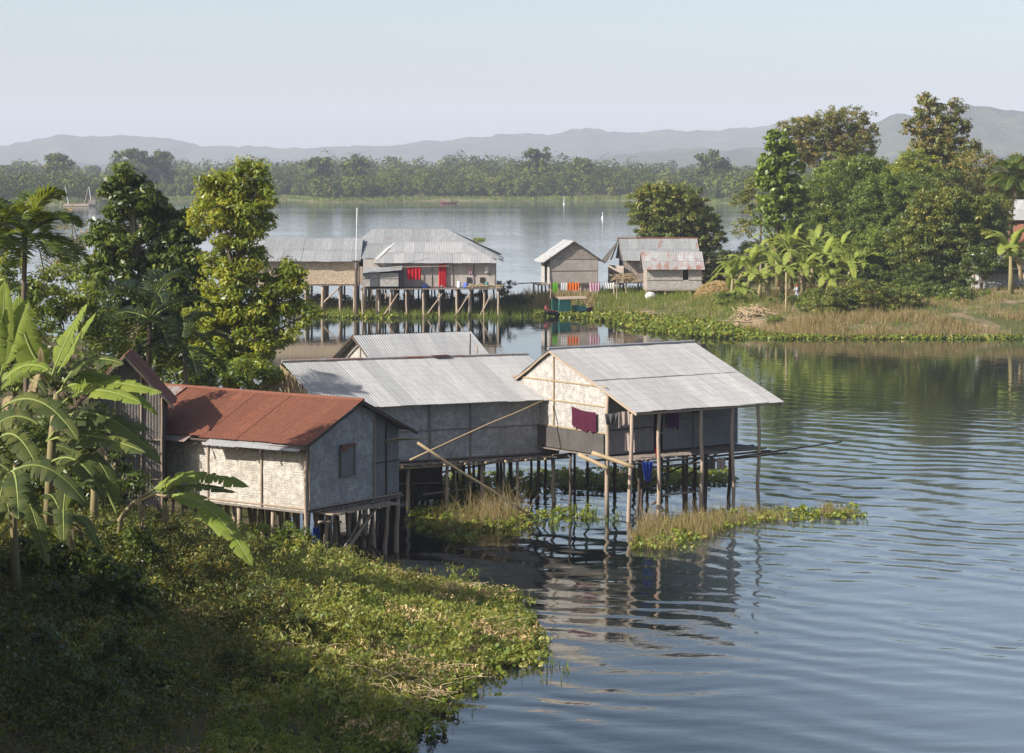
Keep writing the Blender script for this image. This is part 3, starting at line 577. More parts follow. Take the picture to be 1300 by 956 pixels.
stilts(rC, [fC.p(u, .3) for u in pu], zf-.2, -1.2, .095, 'post', .1)
stilts(rC, [fC.p(fC.u_at(x, .9), .9) for x in (578, 596, 640)], zf-.2, -1.2, .06, 'post', .1)
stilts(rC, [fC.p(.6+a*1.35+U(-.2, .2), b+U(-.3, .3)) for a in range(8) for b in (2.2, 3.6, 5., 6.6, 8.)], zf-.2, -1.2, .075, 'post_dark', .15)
brace(rC, fC.p(3.5, 2.4, .9), fC.p(8.4, 2.4, .75), .04); brace(rC, fC.p(5., 1.6, .5), fC.p(7, 1.6, .6), .05); brace(rC, fC.p(6, 3.6, 1.), fC.p(10.5, 3.6, 1.5), .04, 'post_dark')
# dark plank cladding under the left end
wall(rC, fC.p(3.4, 2.6), fC.p(6.3, 2.6), .1, zf-.2, 'cane_dark', .04, None, (), 'skirting')
def polething(label, a, b, r, mat='bamboo', group='leaning bamboo poles'):
    mb = MB(); mb.pole(a, b, r, r*.7, .05, 7); return tag(mb.build('bamboo_pole', M[mat], None, True), label, 'pole', group)
polething('bamboo pole leaning up to the right across the long grey wall', pt(521, 584, 92.6), pt(690, 508, 97.6), .05)
polething('bamboo pole slanting down to the right from the long house wall into the water', pt(530, 562, 92.2), pt(680, 659, 93.6), .055)
# ================================================================== small house behind
rB = thing('stilt_house', 'small stilt house whose whitish ridge shows behind the long house roof', 'stilt house', Vector((-5, 116, 0)))
fB = Fr((-6.3, 112.1), 26.); LB = 6.25
m_ = MB(); slope(m_, fB.p(0, 0, 4.3), fB.p(LB, 0, 4.3), fB.p(LB, 3.2, 5.8), fB.p(0, 3.2, 5.8), .13, .026, .8, 1); m_.build('roof', M['tin_white'], rB)
m_ = MB(); slope(m_, fB.p(LB, 6.6, 4.2), fB.p(0, 6.6, 4.2), fB.p(0, 3.2, 5.8), fB.p(LB, 3.2, 5.8), .13, .024, .8, 2); m_.build('roof', M['tin_grey'], rB)
m_ = MB(); m_.pole(fB.p(-.05, 3.2, 5.72), fB.p(-.05, 6.7, 4.08), .07); m_.pole(fB.p(-.05, 3.2, 5.72), fB.p(-.05, -.1, 4.2), .05); m_.build('rafter', M['post_dark'], rB)
wall(rB, fB.p(.45, 6.2), fB.p(.45, .4), 0, 0, 'mat_white', .05, [(0, 2), (5.8, 2), (5.8, 4.4), (3., 5.7), (0, 4.4)], (3.9,), 'wall', (.5,)); wall(rB, fB.p(.45, .4), fB.p(LB-.4, .4), 2, 4.4, 'mat_grey'); wall(rB, fB.p(LB-.4, .4), fB.p(LB-.4, 6.2), 0, 0, 'mat_grey', .05, [(0, 2), (5.8, 2), (5.8, 4.3), (2.8, 5.65), (0, 4.4)])
floor(rB, rect(fB, .3, LB-.3, .3, 6.3), 1.93, 'plank', .1, 30)
stilts(rB, [fB.p(a, b) for a in (.5, 2.2, 4, 5.7) for b in (.5, 3.2, 6)], 1.9, -1.2, .08, 'post_dark')
MB().pole(pt(596, 470, 108), pt(597, 424, 108), .045, .03, .02).build('bamboo_pole', M['post_dark'], None, True); tag(bpy.data.objects['bamboo_pole.002'], 'thin dark upright pole just behind the ridge of the long house', 'pole')
MB().pole(pt(605, 470, 106.5), pt(606, 439, 106.5), .04, .03, .02).build('bamboo_pole', M['bamboo'], None, True); tag(bpy.data.objects['bamboo_pole.003'], 'short pale upright pole to the right of the thin dark one', 'pole')
# ================================================================== right house with the porch
rD = thing('stilt_house', 'stilt house with bright roof and open porch on posts, rightmost of the near row', 'stilt house', Vector((7, 97, 0)))
fD = Fr((4.88, 93.3), 36.); LD = 7.85; zf, ze, zr = 2.42, 4.32, 6.43
m_ = MB(); slope(m_, fD.p(0, 0, ze), fD.p(LD, 0, ze-.05), fD.p(LD, 5.73, zr-.05), fD.p(0, 5.73, zr), .115, .02, .8, 2, .05); m_.build('roof', M['tin_bright'], rD)
m_ = MB(); slope(m_, fD.p(LD, 9.3, ze+.1), fD.p(0, 9.3, ze+.1), fD.p(0, 5.7, zr), fD.p(LD, 5.7, zr-.05), .13, .02, .8, 2); m_.build('roof', M['tin_bright'], rD)
m_ = MB(); m_.tube([fD.p(-.06, 5.7, zr+.04), fD.p(LD+.04, 5.7, zr)], .06, 6); m_.build('ridge_cap', M['tin_white'], rD)
m_ = MB(); m_.pole(fD.p(.02, -.06, ze-.12), fD.p(.02, 5.7, zr-.08), .055); m_.pole(fD.p(.02, 9.3, ze), fD.p(.02, 5.7, zr-.08), .055); m_.pole(fD.p(LD-.1, -.05, ze-.14), fD.p(LD-.1, 5.7, zr-.1), .05)
m_.pole(fD.p(-.1, .12, ze-.1), fD.p(LD+.02, .12, ze-.14), .05); m_.pole(fD.p(0, 2., ze+.62), fD.p(LD, 2., ze+.62), .045); m_.build('rafter', M['post'], rD)
sl = (zr-ze)/5.73
wall(rD, fD.p(.15, 9.), fD.p(.15, 2.0), 0, 0, 'mat_white', .05, [(0, zf), (7, zf), (7, ze+2*sl-.05), (3.27, zr-.12), (0, ze)], (3.28, 5.15, 4.35), 'wall', (.5,), 'bamboo')
wall(rD, fD.p(.15, 2.), fD.p(2.55, 2.), zf, ze+2*sl-.06, 'cane_grey', .05, None, (3.4,), 'wall', (.5,), 'post_dark')
wall(rD, fD.p(3.05, 2.), fD.p(7.1, 2.), zf, ze+2*sl-.06, 'cane_grey', .05, None, (3.62,), 'wall', (.4,), 'plank')
wall(rD, fD.p(7.1, 2.), fD.p(7.1, 9.), 0, 0, 'cane_grey', .05, [(0, zf), (7, zf), (7, ze), (3.73, zr-.12), (0, ze+2*sl-.06)]); wall(rD, fD.p(.15, 9.), fD.p(7.1, 9.), zf, ze, 'cane_grey')
wall(rD, fD.p(.06, 8.8), fD.p(.06, 2.1), zf-.02, 3.25, 'cane_dark', .04, None, (), 'shade_panel')  # dark sheet that paints the long house roof's shadow on the lower gable
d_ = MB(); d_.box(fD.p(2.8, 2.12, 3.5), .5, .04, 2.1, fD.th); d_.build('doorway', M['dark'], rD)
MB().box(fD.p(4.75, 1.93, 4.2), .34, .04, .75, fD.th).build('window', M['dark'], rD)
floor(rD, rect(fD, -.1, 7.3, .5, 9.), zf-.08, 'plank', .08, 56, .15)
m_ = MB()
for w0, za in ((.35, -.2), (1.1, -.19), (2.1, -.19), (4.5, -.2), (6.8, -.2), (8.8, -.2)): m_.pole(fD.p(-.5+U(-.4, .2), w0, zf+za), fD.p(7.3+U(0, .9), w0, zf+za+.02), .05)
m_.pole(fD.p(.3, .3, zf-.42), fD.p(8.2, .15, zf-.3), .045); m_.build('floor_beam', M['post_dark'], rD)
for x, top, l in ((799, 0, 0), (837, 0, 0), (890, 0, 0), (930, 0, 0), (962, 0, 0)):
    u_ = fD.u_at(x, .15); b_ = fD.p(u_+U(-.06, .06), .1, -1.2); t_ = fD.p(u_+(.12 if x == 799 else 0), .15, ze-.08)
    MB().pole(b_, t_, .095 if x < 900 else .075, .07, .05, 8).build('porch_post', M['post'], rD, True)
stilts(rD, [fD.p(fD.u_at(x, 1.3), 1.3) for x in (812, 848, 872, 896)], zf-.2, -1.2, .08, 'post_dark', .12)
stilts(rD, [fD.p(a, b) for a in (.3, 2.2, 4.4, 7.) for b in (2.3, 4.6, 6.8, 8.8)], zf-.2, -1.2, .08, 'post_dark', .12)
stilts(rD, [fD.p(.17, 2.0)], ze+2*sl-.1, 0, .1, 'trunk_pale' if 0 else 'post', .02)
brace(rD, fD.p(2.0, 1.4, .35), fD.p(5.4, 1.4, zf-.3), .06, 'post_dark'); brace(rD, fD.p(.4, 1.5, 1.8), fD.p(2.6, 1.5, .7), .06, 'post_dark'); brace(rD, fD.p(2.4, 1.2, .72), fD.p(3.9, 1.0, .75), .05); brace(rD, fD.p(2.0, 2.3, 1.), fD.p(6.6, 2.3, zf-.2), .045, 'post_dark')
for x0, x1, y0 in ((735, 757, 579), (752, 790, 577)):
    MB().pole(pt(x0, y0-2, 92.6), pt(x1+15, y0+16, 91.8), .09, .08, .02).build('deck_pole', M['bamboo'], rD, True)
polething('long thin dark pole jutting from under the porch to the right over the water', fD.p(3.6, .25, 2.06), fD.p(11.0, -.2, 2.42), .04, 'post_dark')
G_ = 'washing hung at the porch house'
cloth('magenta_cloth', 'magenta cloth hanging on the sunlit left gable wall of the porch house', fD.p(.0, 4.15, 4.22), fD.p(.0, 2.55+.0, 4.1)+Vector((0, 0, 0)), .85, 'pink_cloth', 'cloth', G_, 3, .02)  # cloth colour darkened to stand in for the roof shadow over it
cloth('dark_cloth', 'dark grey bundle of cloth tied at the porch corner post', pt(768, 525, 93.9), pt(785, 524, 93.6), .42, 'grey_cloth', 'cloth', G_, 2, .08, .4)
cloth('beige_shirt', 'beige shirt hanging under the porch eave beside the corner post', pt(785, 523, 94.2), pt(799, 521, 94.2), .6, 'beige_cloth', 'shirt', G_, 2)
cloth('pale_sheet', 'small pale sheet leaning behind the front corner post of the porch', pt(793, 549, 94.3), pt(806, 549, 94.3), .75, 'beige_cloth', 'cloth', G_, 2)
cloth('blue_cloth', 'blue garment hanging below the porch floor between two posts', pt(814, 586, 93.3), pt(829, 586, 93.5), .75, 'blue_cloth', 'garment', G_, 3, .06, .55)
cloth('red_cloth', 'small red cloth hanging at the porch doorway edge', pt(831, 568, 94.4), pt(838, 566, 94.4), .45, 'red_cloth', 'cloth', G_, 2, .04, .5)
cloth('purple_cloth', 'dull purple cloth hanging on the porch wall right of the doorway', fD.p(3.15, 1.85, 4.5), fD.p(3.75, 1.85, 4.5), 1.2, 'purple_cloth', 'cloth', G_, 3)
cloth('grey_shirt', 'light grey shirt hanging on the pole under the right end of the porch', pt(910, 581, 95.4), pt(921, 580, 95.6), .5, 'beige_cloth', 'shirt', G_, 2)
cloth('black_cloth', 'black trousers hanging beside the light grey shirt under the porch', pt(898, 583, 95.3), pt(908, 581, 95.3), .45, 'grey_cloth', 'trousers', G_, 2)
# ================================================================== far island houses
def simple_gable(root, f, u0, u1, w0, w1, ze, zr, wm, rm, ov=.45, pitch=.16, sheetw=.9, zeb=None, wr=None):
    wr = wr if wr is not None else (w0+w1)/2; zeb = zeb or ze
    a = MB(); slope(a, f.p(u0, w0, ze), f.p(u1, w0, ze), f.p(u1, wr, zr), f.p(u0, wr, zr), pitch, .018, sheetw, 2, .06); a.build('roof', M[rm], root)
    a = MB(); slope(a, f.p(u1, w1, zeb), f.p(u0, w1, zeb), f.p(u0, wr, zr), f.p(u1, wr, zr), pitch, .018, sheetw, 2, .06); a.build('roof', M[rm], root)
# --- E: long low building left
rE = thing('stilt_house', 'long low stilt building with grey roof and tan wall, left of the hip roofed house', 'stilt house', Vector((-19, 226, 0)), 'stilt houses on the spit')
fE = Fr((-24.6, 224), 0)
simple_gable(rE, fE, -1., 10.2, 0, 8, 5.04, 7.1, 'mat_tan', 'tin_grey')
wall(rE, fE.p(-.6, .6), fE.p(10., .6), 2.85, 5.3, 'mat_tan', .06, None, (), 'wall'); wall(rE, fE.p(-.6, 7.4), fE.p(10., 7.4), 2.85, 5.2, 'mat_tan'); wall(rE, fE.p(-.6, .6), fE.p(-.6, 7.4), 0, 0, 'mat_tan', .06, [(0, 2.85), (6.8, 2.85), (6.8, 5.3), (3.4, 7), (0, 5.3)]); wall(rE, fE.p(10, .6), fE.p(10, 7.4), 0, 0, 'mat_tan', .06, [(0, 2.85), (6.8, 2.85), (6.8, 5.3), (3.4, 7), (0, 5.3)])
floor(rE, rect(fE, -.6, 10.1, .4, 7.5), 2.75, 'plank', .16, 40, .1)
stilts(rE, [fE.p(a, b) for a in (0, 1.7, 3.2, 5., 6.6, 8.2, 9.6) for b in (.5, 3.5, 7.2)], 2.7, -.3, .13, 'post', .1)
for a in (3.3, 6.7): brace(rE, fE.p(a, .4, 1.1), fE.p(a+1.6, .4, 2.7), .08)
# --- F: big hip roofed house
rF = thing('stilt_house', 'large stilt house with two-tiered hipped roof and red curtain on its veranda', 'stilt house', Vector((-7, 226, 0)), 'stilt houses on the spit')
P = lambda px, py, Y: pt(px, py, Y)
def quadroof(A, B, C, D, mat, rows=2): a = MB(); slope(a, A, B, C, D, .16, .016, .9, rows, .04); return a.build('roof', M[mat], rF)
eFL, eFR = Vector((-12.9, 222, 4.97)), Vector((-1.1, 222, 4.97))
quadroof(eFL, eFR, Vector((-4.6, 226, 6.78)), Vector((-10.9, 226, 6.78)), 'tin_white')
quadroof(Vector((-14.1, 227.5, 4.97)), eFL, Vector((-10.95, 226, 6.78)), Vector((-11.2, 226.4, 6.80)), 'tin_white', 1)
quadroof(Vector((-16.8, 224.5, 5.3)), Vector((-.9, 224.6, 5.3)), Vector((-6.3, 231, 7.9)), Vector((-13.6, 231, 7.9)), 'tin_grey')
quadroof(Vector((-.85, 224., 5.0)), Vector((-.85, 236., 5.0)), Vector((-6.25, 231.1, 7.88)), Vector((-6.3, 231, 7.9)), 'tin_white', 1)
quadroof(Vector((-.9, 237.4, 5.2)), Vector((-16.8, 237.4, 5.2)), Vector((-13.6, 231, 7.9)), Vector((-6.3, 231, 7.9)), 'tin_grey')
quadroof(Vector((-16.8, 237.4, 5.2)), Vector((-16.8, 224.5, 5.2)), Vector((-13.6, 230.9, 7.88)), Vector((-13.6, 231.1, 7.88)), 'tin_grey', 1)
W = lambda x0, y0, x1, y1, z0, z1, m, **k: wall(rF, Vector((x0, y0, 0)), Vector((x1, y1, 0)), z0, z1, m, .06, **k)
W(-14.0, 222.75, -1.6, 222.75, 2.72, 5.3, 'cane', battens=(3.9,), posts=(.12, .3, .52, .68, .84)); W(-14, 222.75, -14, 236, 2.72, 5.2, 'cane'); W(-1.6, 222.75, -1.6, 236, 2.72, 5.2, 'cane'); W(-14, 236, -1.6, 236, 2.72, 5.2, 'cane')
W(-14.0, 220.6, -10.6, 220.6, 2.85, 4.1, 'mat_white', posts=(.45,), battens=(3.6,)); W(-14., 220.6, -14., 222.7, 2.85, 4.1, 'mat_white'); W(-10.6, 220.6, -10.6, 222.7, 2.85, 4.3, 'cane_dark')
a = MB(); slope(a, (-14.2, 220.2, 4.05), (-10.3, 220.2, 4.4), (-10.3, 222.7, 4.75), (-14.2, 222.7, 4.45), .16, .018, .9, 1); a.build('lean_to_roof', M['tin_grey'], rF)
floor(rF, [Vector((-14.2, 220.4, 0)), Vector((-1.0, 220.4, 0)), Vector((-1., 236, 0)), Vector((-14.2, 236, 0))], 2.6, 'plank', .16, 50, .1)
stilts(rF, [Vector((x, y, 0)) for x in (-14, -12.6, -11.3, -9.9, -8.3, -6.8, -5.2, -3.9, -2.6, -1.3) for y in (220.6, 223, 226.5, 231, 235.6)], 2.55, -.4, .11, 'post', .12)
stilts(rF, [Vector((U(-13.8, -1.4), U(221.5, 229), 0)) for x in range(24)], 2.55, -.4, .09, 'post_dark', .25)
for a_, b_ in ((-5.3, -3.9), (-8., -6.5), (-3.0, -1.9), (-12, -10.6)): brace(rF, Vector((a_, 220.4, .1)), Vector((b_, 220.4, 2.2)), .07)
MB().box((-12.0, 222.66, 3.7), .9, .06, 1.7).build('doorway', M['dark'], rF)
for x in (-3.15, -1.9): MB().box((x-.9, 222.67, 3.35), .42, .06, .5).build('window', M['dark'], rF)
cloth('curtain', None, (-6.9, 222.5, 5.0), (-6.2, 222.5, 5.0), 2.2, 'red_cloth', folds=4, parent=rF)
MB().pole((-11.2, 220.6, 4.62), (-5.9, 221.2, 4.72), .04).build('drying_pole', M['post'], rF)
cloth('red_cloth', 'red cloth hung over the veranda pole of the hip roofed house', (-9.8, 220.85, 4.66), (-8.5, 220.95, 4.68), 1.2, 'red_cloth', 'cloth', None, 4)
cloth('pink_shirt', 'small pinkish shirt hung on the veranda wall right of the red curtain', (-4.0, 222.55, 4.6), (-3.7, 222.55, 4.6), .7, 'rose_cloth', 'shirt', None, 2)
cloth('white_shirt', 'small white shirt hung nearest the right corner of the hip roofed house', (-2.55, 222.55, 4.6), (-2.2, 222.55, 4.6), .55, 'white_cloth', 'shirt', None, 2)
def pot(name, label, c, r, h, mat, cat):
    mb = MB(); c = Vector(c); mb.tube([c, c+Z*h*.15, c+Z*h*.55, c+Z*h*.85, c+Z*h], [r*.7, r*.95, r, r*.75, r*.85], 12); return tag(mb.build(name, M[mat], None, True), label, cat)
pot('water_pot', 'pale metal water pot on the veranda left of the blue bucket', (-4.95, 221.3, 2.67), .22, .6, 'whitepaint', 'pot')
pot('bucket', 'blue and white bucket standing on the veranda edge', (-4.3, 221.2, 2.67), .26, .5, 'bluepl', 'bucket')
pot('basin', 'blue basin on the veranda in the shadow left of the red curtain', (-8.2, 221.6, 2.67), .3, .35, 'bluepl', 'basin')
pot('jar', 'small green jar on the firewood at the veranda end', (-2.35, 221., 2.95), .15, .3, 'teal', 'jar')
m_ = MB()
for k in range(46): x = U(-3.8, -1.2); m_.pole((x-U(.3, .6), U(220.5, 221.8), 2.72+U(0, .28)), (x+U(.3, .6), U(220.5, 221.8), 2.72+U(0, .32)), .04, .03, .01, 5)
tag(m_.build('firewood_pile', M['bamboo']), 'brown firewood spread along the right end of the veranda', 'firewood')
# tall antenna mast and dark pillar
rT = thing('antenna_mast', 'tall thin white mast on a dark post between the two joined houses across the water', 'mast', Vector((-14.5, 219.8, 0)))
MB().pole((-14.5, 219.8, -.4), (-14.5, 219.8, 5.3), .17, .15).build('post', M['post_dark'], rT, True); MB().pole((-14.5, 219.7, 4.6), (-14.4, 219.7, 10.2), .055, .04, .0).build('pole', M['whitepaint'], rT, True)
MB().box((-14.5, 219.75, 5.25), .75, .3, .12).build('crossbar', M['post_dark'], rT); MB().box((-14.05, 219.9, 3.9), .32, .2, 1.7).build('board', M['post'], rT)
# --- G: gable house
rG = thing('stilt_house', 'small house with its gable end facing the water, behind the clothes line and boat', 'stilt house', Vector((7, 238, 0)), 'stilt houses on the spit')
fG = Fr((3.75, 235), 9); gw = 4.85; gl = 5.0
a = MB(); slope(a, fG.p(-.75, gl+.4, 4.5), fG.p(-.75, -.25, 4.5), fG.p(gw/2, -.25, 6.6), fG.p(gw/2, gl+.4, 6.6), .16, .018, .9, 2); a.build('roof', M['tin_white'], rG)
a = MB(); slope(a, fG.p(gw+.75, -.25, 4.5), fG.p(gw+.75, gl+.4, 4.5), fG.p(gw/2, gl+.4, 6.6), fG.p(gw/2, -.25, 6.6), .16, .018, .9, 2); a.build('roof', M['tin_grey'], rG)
a = MB(); a.pole(fG.p(-.75, -.25, 4.42), fG.p(gw/2, -.25, 6.52), .07); a.pole(fG.p(gw+.75, -.25, 4.42), fG.p(gw/2, -.25, 6.52), .07); a.build('bargeboard', M['post_dark'], rG)
wall(rG, fG.p(0, 0), fG.p(gw, 0), 0, 0, 'cane', .06, [(0, 2.35), (gw, 2.35), (gw, 4.9), (0, 4.9)], (2.4, 3.68, 4.85), 'wall', (0, 1)); wall(rG, fG.p(0, .0), fG.p(gw, .0), 0, 0, 'mat_far', .05, [(0, 4.9), (gw, 4.9), (gw, 5.0), (gw/2, 6.45), (0, 5.0)], (), 'gable')
wall(rG, fG.p(0, 4.9), fG.p(0, 2.9), 2.35, 5.1, 'mat_white', .06); wall(rG, fG.p(0, 1.3), fG.p(0, 0), 2.35, 5.1, 'mat_white', .06); wall(rG, fG.p(0.2, 2.9), fG.p(.2, 1.3), 2.35, 5.1, 'dark', .04, name='doorway')
wall(rG, fG.p(gw, 0), fG.p(gw, 4.9), 2.35, 5.0, 'cane'); wall(rG, fG.p(0, 4.9), fG.p(gw, 4.9), 2.35, 5.1, 'cane'); floor(rG, rect(fG, -1.2, gw, .0, 4.9), 2.28, 'plank', .14, 24)
stilts(rG, [fG.p(a, b) for a in (0, 1.6, 3.2, gw) for b in (.1, 2.5, 4.8)] + [fG.p(-1.1, .3), fG.p(-1.1, 3)], 2.25, .2, .1, 'post', .1)
wall(rG, fG.p(0, .12), fG.p(gw, .12), .9, 2.25, 'mat_far', .05, name='skirting')
MB().pole(pt(658, 360, 233), pt(682, 359, 235), .06).build('jetty_pole', M['post'], rG)
# --- H: main, with open dark gable
rH = thing('stilt_house', 'grey roofed stilt house with dark open gable and a stair at its door', 'stilt house', Vector((13, 238, 1)), 'stilt houses on the spit')
fH = Fr((11.0, 236), 3); 
simple_gable(rH, fH, 0, 7.9, 0, 6.4, 4.65, 6.75, 'mat_far', 'tin_grey', wr=3.)
a = MB(); a.tube([fH.p(-.2, 3., 6.8), fH.p(8, 3., 6.8)], .08, 6); a.build('ridge_cap', M['tin_rust'], rH)
a = MB(); a.pole(fH.p(-.5, 6.6, 4.5), fH.p(-.1, 3, 6.7), .08); a.pole(fH.p(0, 0, 4.6), fH.p(-.1, 3, 6.7), .08); a.build('bargeboard', M['post_dark'], rH)
a = MB(); slope(a, fH.p(-1.6, 6.6, 4.3), fH.p(-1.4, 1.2, 4.4), fH.p(0, 3, 6.7), fH.p(0, 3.2, 6.7), .16, .016, .9, 1); a.build('side_roof', M['cane_dark'], rH)
wall(rH, fH.p(.3, .8), fH.p(3.0, .8), 2.5, 4.9, 'mat_far'); wall(rH, fH.p(4.0, .8), fH.p(7.6, .8), 2.5, 4.9, 'mat_far'); wall(rH, fH.p(3, 1.1), fH.p(4, 1.1), 2.5, 4.9, 'dark', name='doorway')
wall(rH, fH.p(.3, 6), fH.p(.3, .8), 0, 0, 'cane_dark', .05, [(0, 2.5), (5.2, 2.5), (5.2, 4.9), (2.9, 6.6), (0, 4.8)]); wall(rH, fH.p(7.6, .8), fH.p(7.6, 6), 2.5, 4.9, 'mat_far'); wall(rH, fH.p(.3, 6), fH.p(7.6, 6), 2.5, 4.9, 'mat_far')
wall(rH, fH.p(-1.1, 3), fH.p(.2, .3), 2.2, 4.1, 'mat_far', .06, None, (3.4,)); floor(rH, rect(fH, -.9, 7.7, -.3, 6), 2.42, 'plank', .14, 36)
stilts(rH, [fH.p(a, b) for a in (-.8, .4, 2.2, 4.2, 5.6, 7.4) for b in (-.2, 2.8, 5.8)], 2.4, .1, .11, 'post', .1)
st = MB()
for k in range(6): st.box(fH.p(3.3, -.6-.35*k, 2.25-.24*k), 1.1, .22, .06, fH.th)
st.pole(fH.p(2.75, -.3, 2.4), fH.p(2.75, -2.6, .8), .06); st.pole(fH.p(3.85, -.3, 2.4), fH.p(3.85, -2.6, .8), .06); st.pole(fH.p(2.75, -.9, 3.1), fH.p(2.75, -2.4, 2.0), .04); st.pole(fH.p(2.75, -2.4, .8), fH.p(2.75, -2.4, 2.1), .05); st.build('stair', M['post'], rH)
m_ = MB()
for k in range(60): x, y = U(-.9, 1.6), U(-1.0, -.3); m_.pole(fH.p(x-.5, y, 2.5+U(0, .9)), fH.p(x+.5, y+U(-.3, .3), 2.5+U(0, .9)), .035, .02, .05, 5)
tag(m_.build('brushwood_pile', M['bamboo']), 'tangled brushwood piled on the left platform of the house with the stair', 'firewood')
# --- I: lean-to house
rI = thing('stilt_house', 'small low hut with rust streaked roof and one dark window, before the spreading tree', 'stilt house', Vector((16, 232, .8)), 'stilt houses on the spit')
fI = Fr((13.2, 230.6), 1.5)
simple_gable(rI, fI, -.4, 5.6, -.2, 4.4, 4.0, 5.62, 'mat_far', 'tin_streak', wr=2.6, pitch=.17)
wall(rI, fI.p(0, .3), fI.p(3.5, .3), 2.0, 4.15, 'mat_white', .06, None, (2.95,)); wall(rI, fI.p(4.05, .3), fI.p(5.35, .3), 2.0, 4.15, 'mat_white', .06, None, (2.95,)); wall(rI, fI.p(3.5, .3), fI.p(4.05, .3), 2.0, 2.95, 'mat_white', .06); wall(rI, fI.p(3.4, .6), fI.p(4.15, .6), 2.9, 4.1, 'dark', .04, name='window')
wall(rI, fI.p(0, 4.2), fI.p(0, .3), 2., 4.1, 'mat_far'); wall(rI, fI.p(5.35, .3), fI.p(5.35, 4.2), 2., 4.1, 'mat_far'); wall(rI, fI.p(0, 4.2), fI.p(5.35, 4.2), 2., 4.1, 'mat_far'); floor(rI, rect(fI, -.1, 5.45, .2, 4.3), 1.93, 'post', .14, 26)
stilts(rI, [fI.p(a, b) for a in (.2, 1.8, 2.9, 4.2, 5.2) for b in (.3, 2.2, 4.)], 1.9, .1, .11, 'post', .1)
# --- right edge houses
rJ = thing('brick_house', 'house corner with pale tin roof and reddish wall at the right edge below the palm', 'house', pt(1300, 330, 262))
fJ = Fr(tuple(pt(1279, 290, 260))[:2], -30)
zJ = pt(1279, 276, 260).z; simple_gable(rJ, fJ, -1, 8, 0, 6, zJ-.3, zJ+1.9, 'brick', 'tin_white', pitch=.17)
wall(rJ, fJ.p(0, .6), fJ.p(7.5, .6), 2, zJ-.1, 'brick'); wall(rJ, fJ.p(0, 5.5), fJ.p(0, .6), 0, 0, 'brick', .08, [(0, 2), (4.9, 2), (4.9, zJ-.1), (2.5, zJ+1.7), (0, zJ-.1)]); wall(rJ, fJ.p(7.5, .6), fJ.p(7.5, 5.5), 2, zJ, 'brick'); wall(rJ, fJ.p(0, 5.5), fJ.p(7.5, 5.5), 2, zJ, 'brick')
rK = thing('low_hut', 'low shaded hut with grey mud wall behind the lone banana plant at the right edge', 'hut', pt(1262, 378, 220))
kA, kB = pt(1243, 376, 219), pt(1302, 376, 219); fK = Fr((kA.x, kA.y), 0); zK = pt(0, 346, 219).z
simple_gable(rK, fK, -.5, 6.5, -.6, 5, zK-.05, zK+1.5, 'mat_far', 'cane_dark', pitch=.17); wall(rK, fK.p(0, 0), fK.p(5.8, 0), kA.z-.3, zK+.1, 'mat_grey', .1); wall(rK, fK.p(0, 4.5), fK.p(0, 0), kA.z-.3, zK, 'mat_grey'); wall(rK, fK.p(5.8, 0), fK.p(5.8, 4.5), kA.z-.3, zK, 'mat_grey'); wall(rK, fK.p(0, 4.5), fK.p(5.8, 4.5), kA.z-.3, zK, 'mat_grey')  # dark roof colour stands in for the deep shade under the trees
MB().pole(fK.p(-.6, -.7, 1), fK.p(-.6, -.7, zK), .09).build('post', M['bamboo'], rK)
# ------------------------------------------------------------------ clothes line, boat, people
LG = 'washing on the line below the gable house'
rL = thing('clothes_line', 'clothes line on short poles below the plank gable house', 'clothes line', pt(730, 372, 226), None)
MB().pole(pt(699, 380, 226), pt(699, 357, 226), .05).build('pole', M['post'], rL); MB().pole(pt(783, 380, 226), pt(783, 356, 226), .05).build('pole', M['post'], rL); MB().tube([pt(699, 358, 226), pt(740, 359.5, 226), pt(783, 357, 226)], .012, 4).build('line', M['dark'], rL)
for n_, lb, x0, x1, dr, m in (('lime_cloth', 'bright lime green cloth at the left end of the clothes line', 701, 708, .9, 'green_cloth'), ('white_cloth', 'plain white cloth on the line between the green one and the orange one', 711, 720, .75, 'white_cloth'),
    ('orange_cloth', 'wide orange sheet on the clothes line', 720, 735, .75, 'orange_cloth'), ('patterned_sheet', 'pink and white sheet on the clothes line right of the orange one', 748, 762, .85, 'rose_cloth'), ('white_sheet', 'white sheet at the right end of the clothes line', 766, 780, .6, 'white_cloth')):
    cloth(n_, lb, pt(x0, 358.5, 225.9), pt(x1, 358.7, 225.9), dr, m, 'cloth', LG, 4, .05, .1 if n_ != 'white_sheet' else .4)
rb = thing('boat', 'small covered boat with turquoise sides and brown roof among the floating weed', 'boat', at(720, 403))
bo = at(722, 401); fb = Fr((bo.x, bo.y), 28)
def hull(a, b):
    t = a*2-1; wd = .62*(1-abs(t)**2.6)**.7+.03; z = .12+.42*abs(t)**2.2; ang = b*pi
    return fb.p(t*2.6, cos(ang)*wd, z*(1) - sin(ang)*(.42+.0*z) + .22)
mb = MB(); mb.grid(hull, 24, 10); mb.build('hull', M['hulldark'], rb, True)
MB().tube([fb.p(t*2.6, -(.62*(1-abs(t)**2.6)**.7+.03), .34+.42*abs(t)**2.2) for t in [i/10-1 for i in range(21)]], .035, 5).build('gunwale', M['hullred'], rb); MB().tube([fb.p(t*2.6, (.62*(1-abs(t)**2.6)**.7+.03), .34+.42*abs(t)**2.2) for t in [i/10-1 for i in range(21)]], .035, 5).build('gunwale', M['hullred'], rb)
mb = MB(); mb.grid(lambda a, b: fb.p(-1.5+3.1*a, -.85+1.7*b, 1.62+.22*sin(b*pi)), 10, 8); mb.grid(lambda a, b: fb.p(-1.5+3.1*a, -.85+1.7*b, 1.58+.22*sin(b*pi)), 10, 8); mb.build('canopy', M['post'], rb, True)
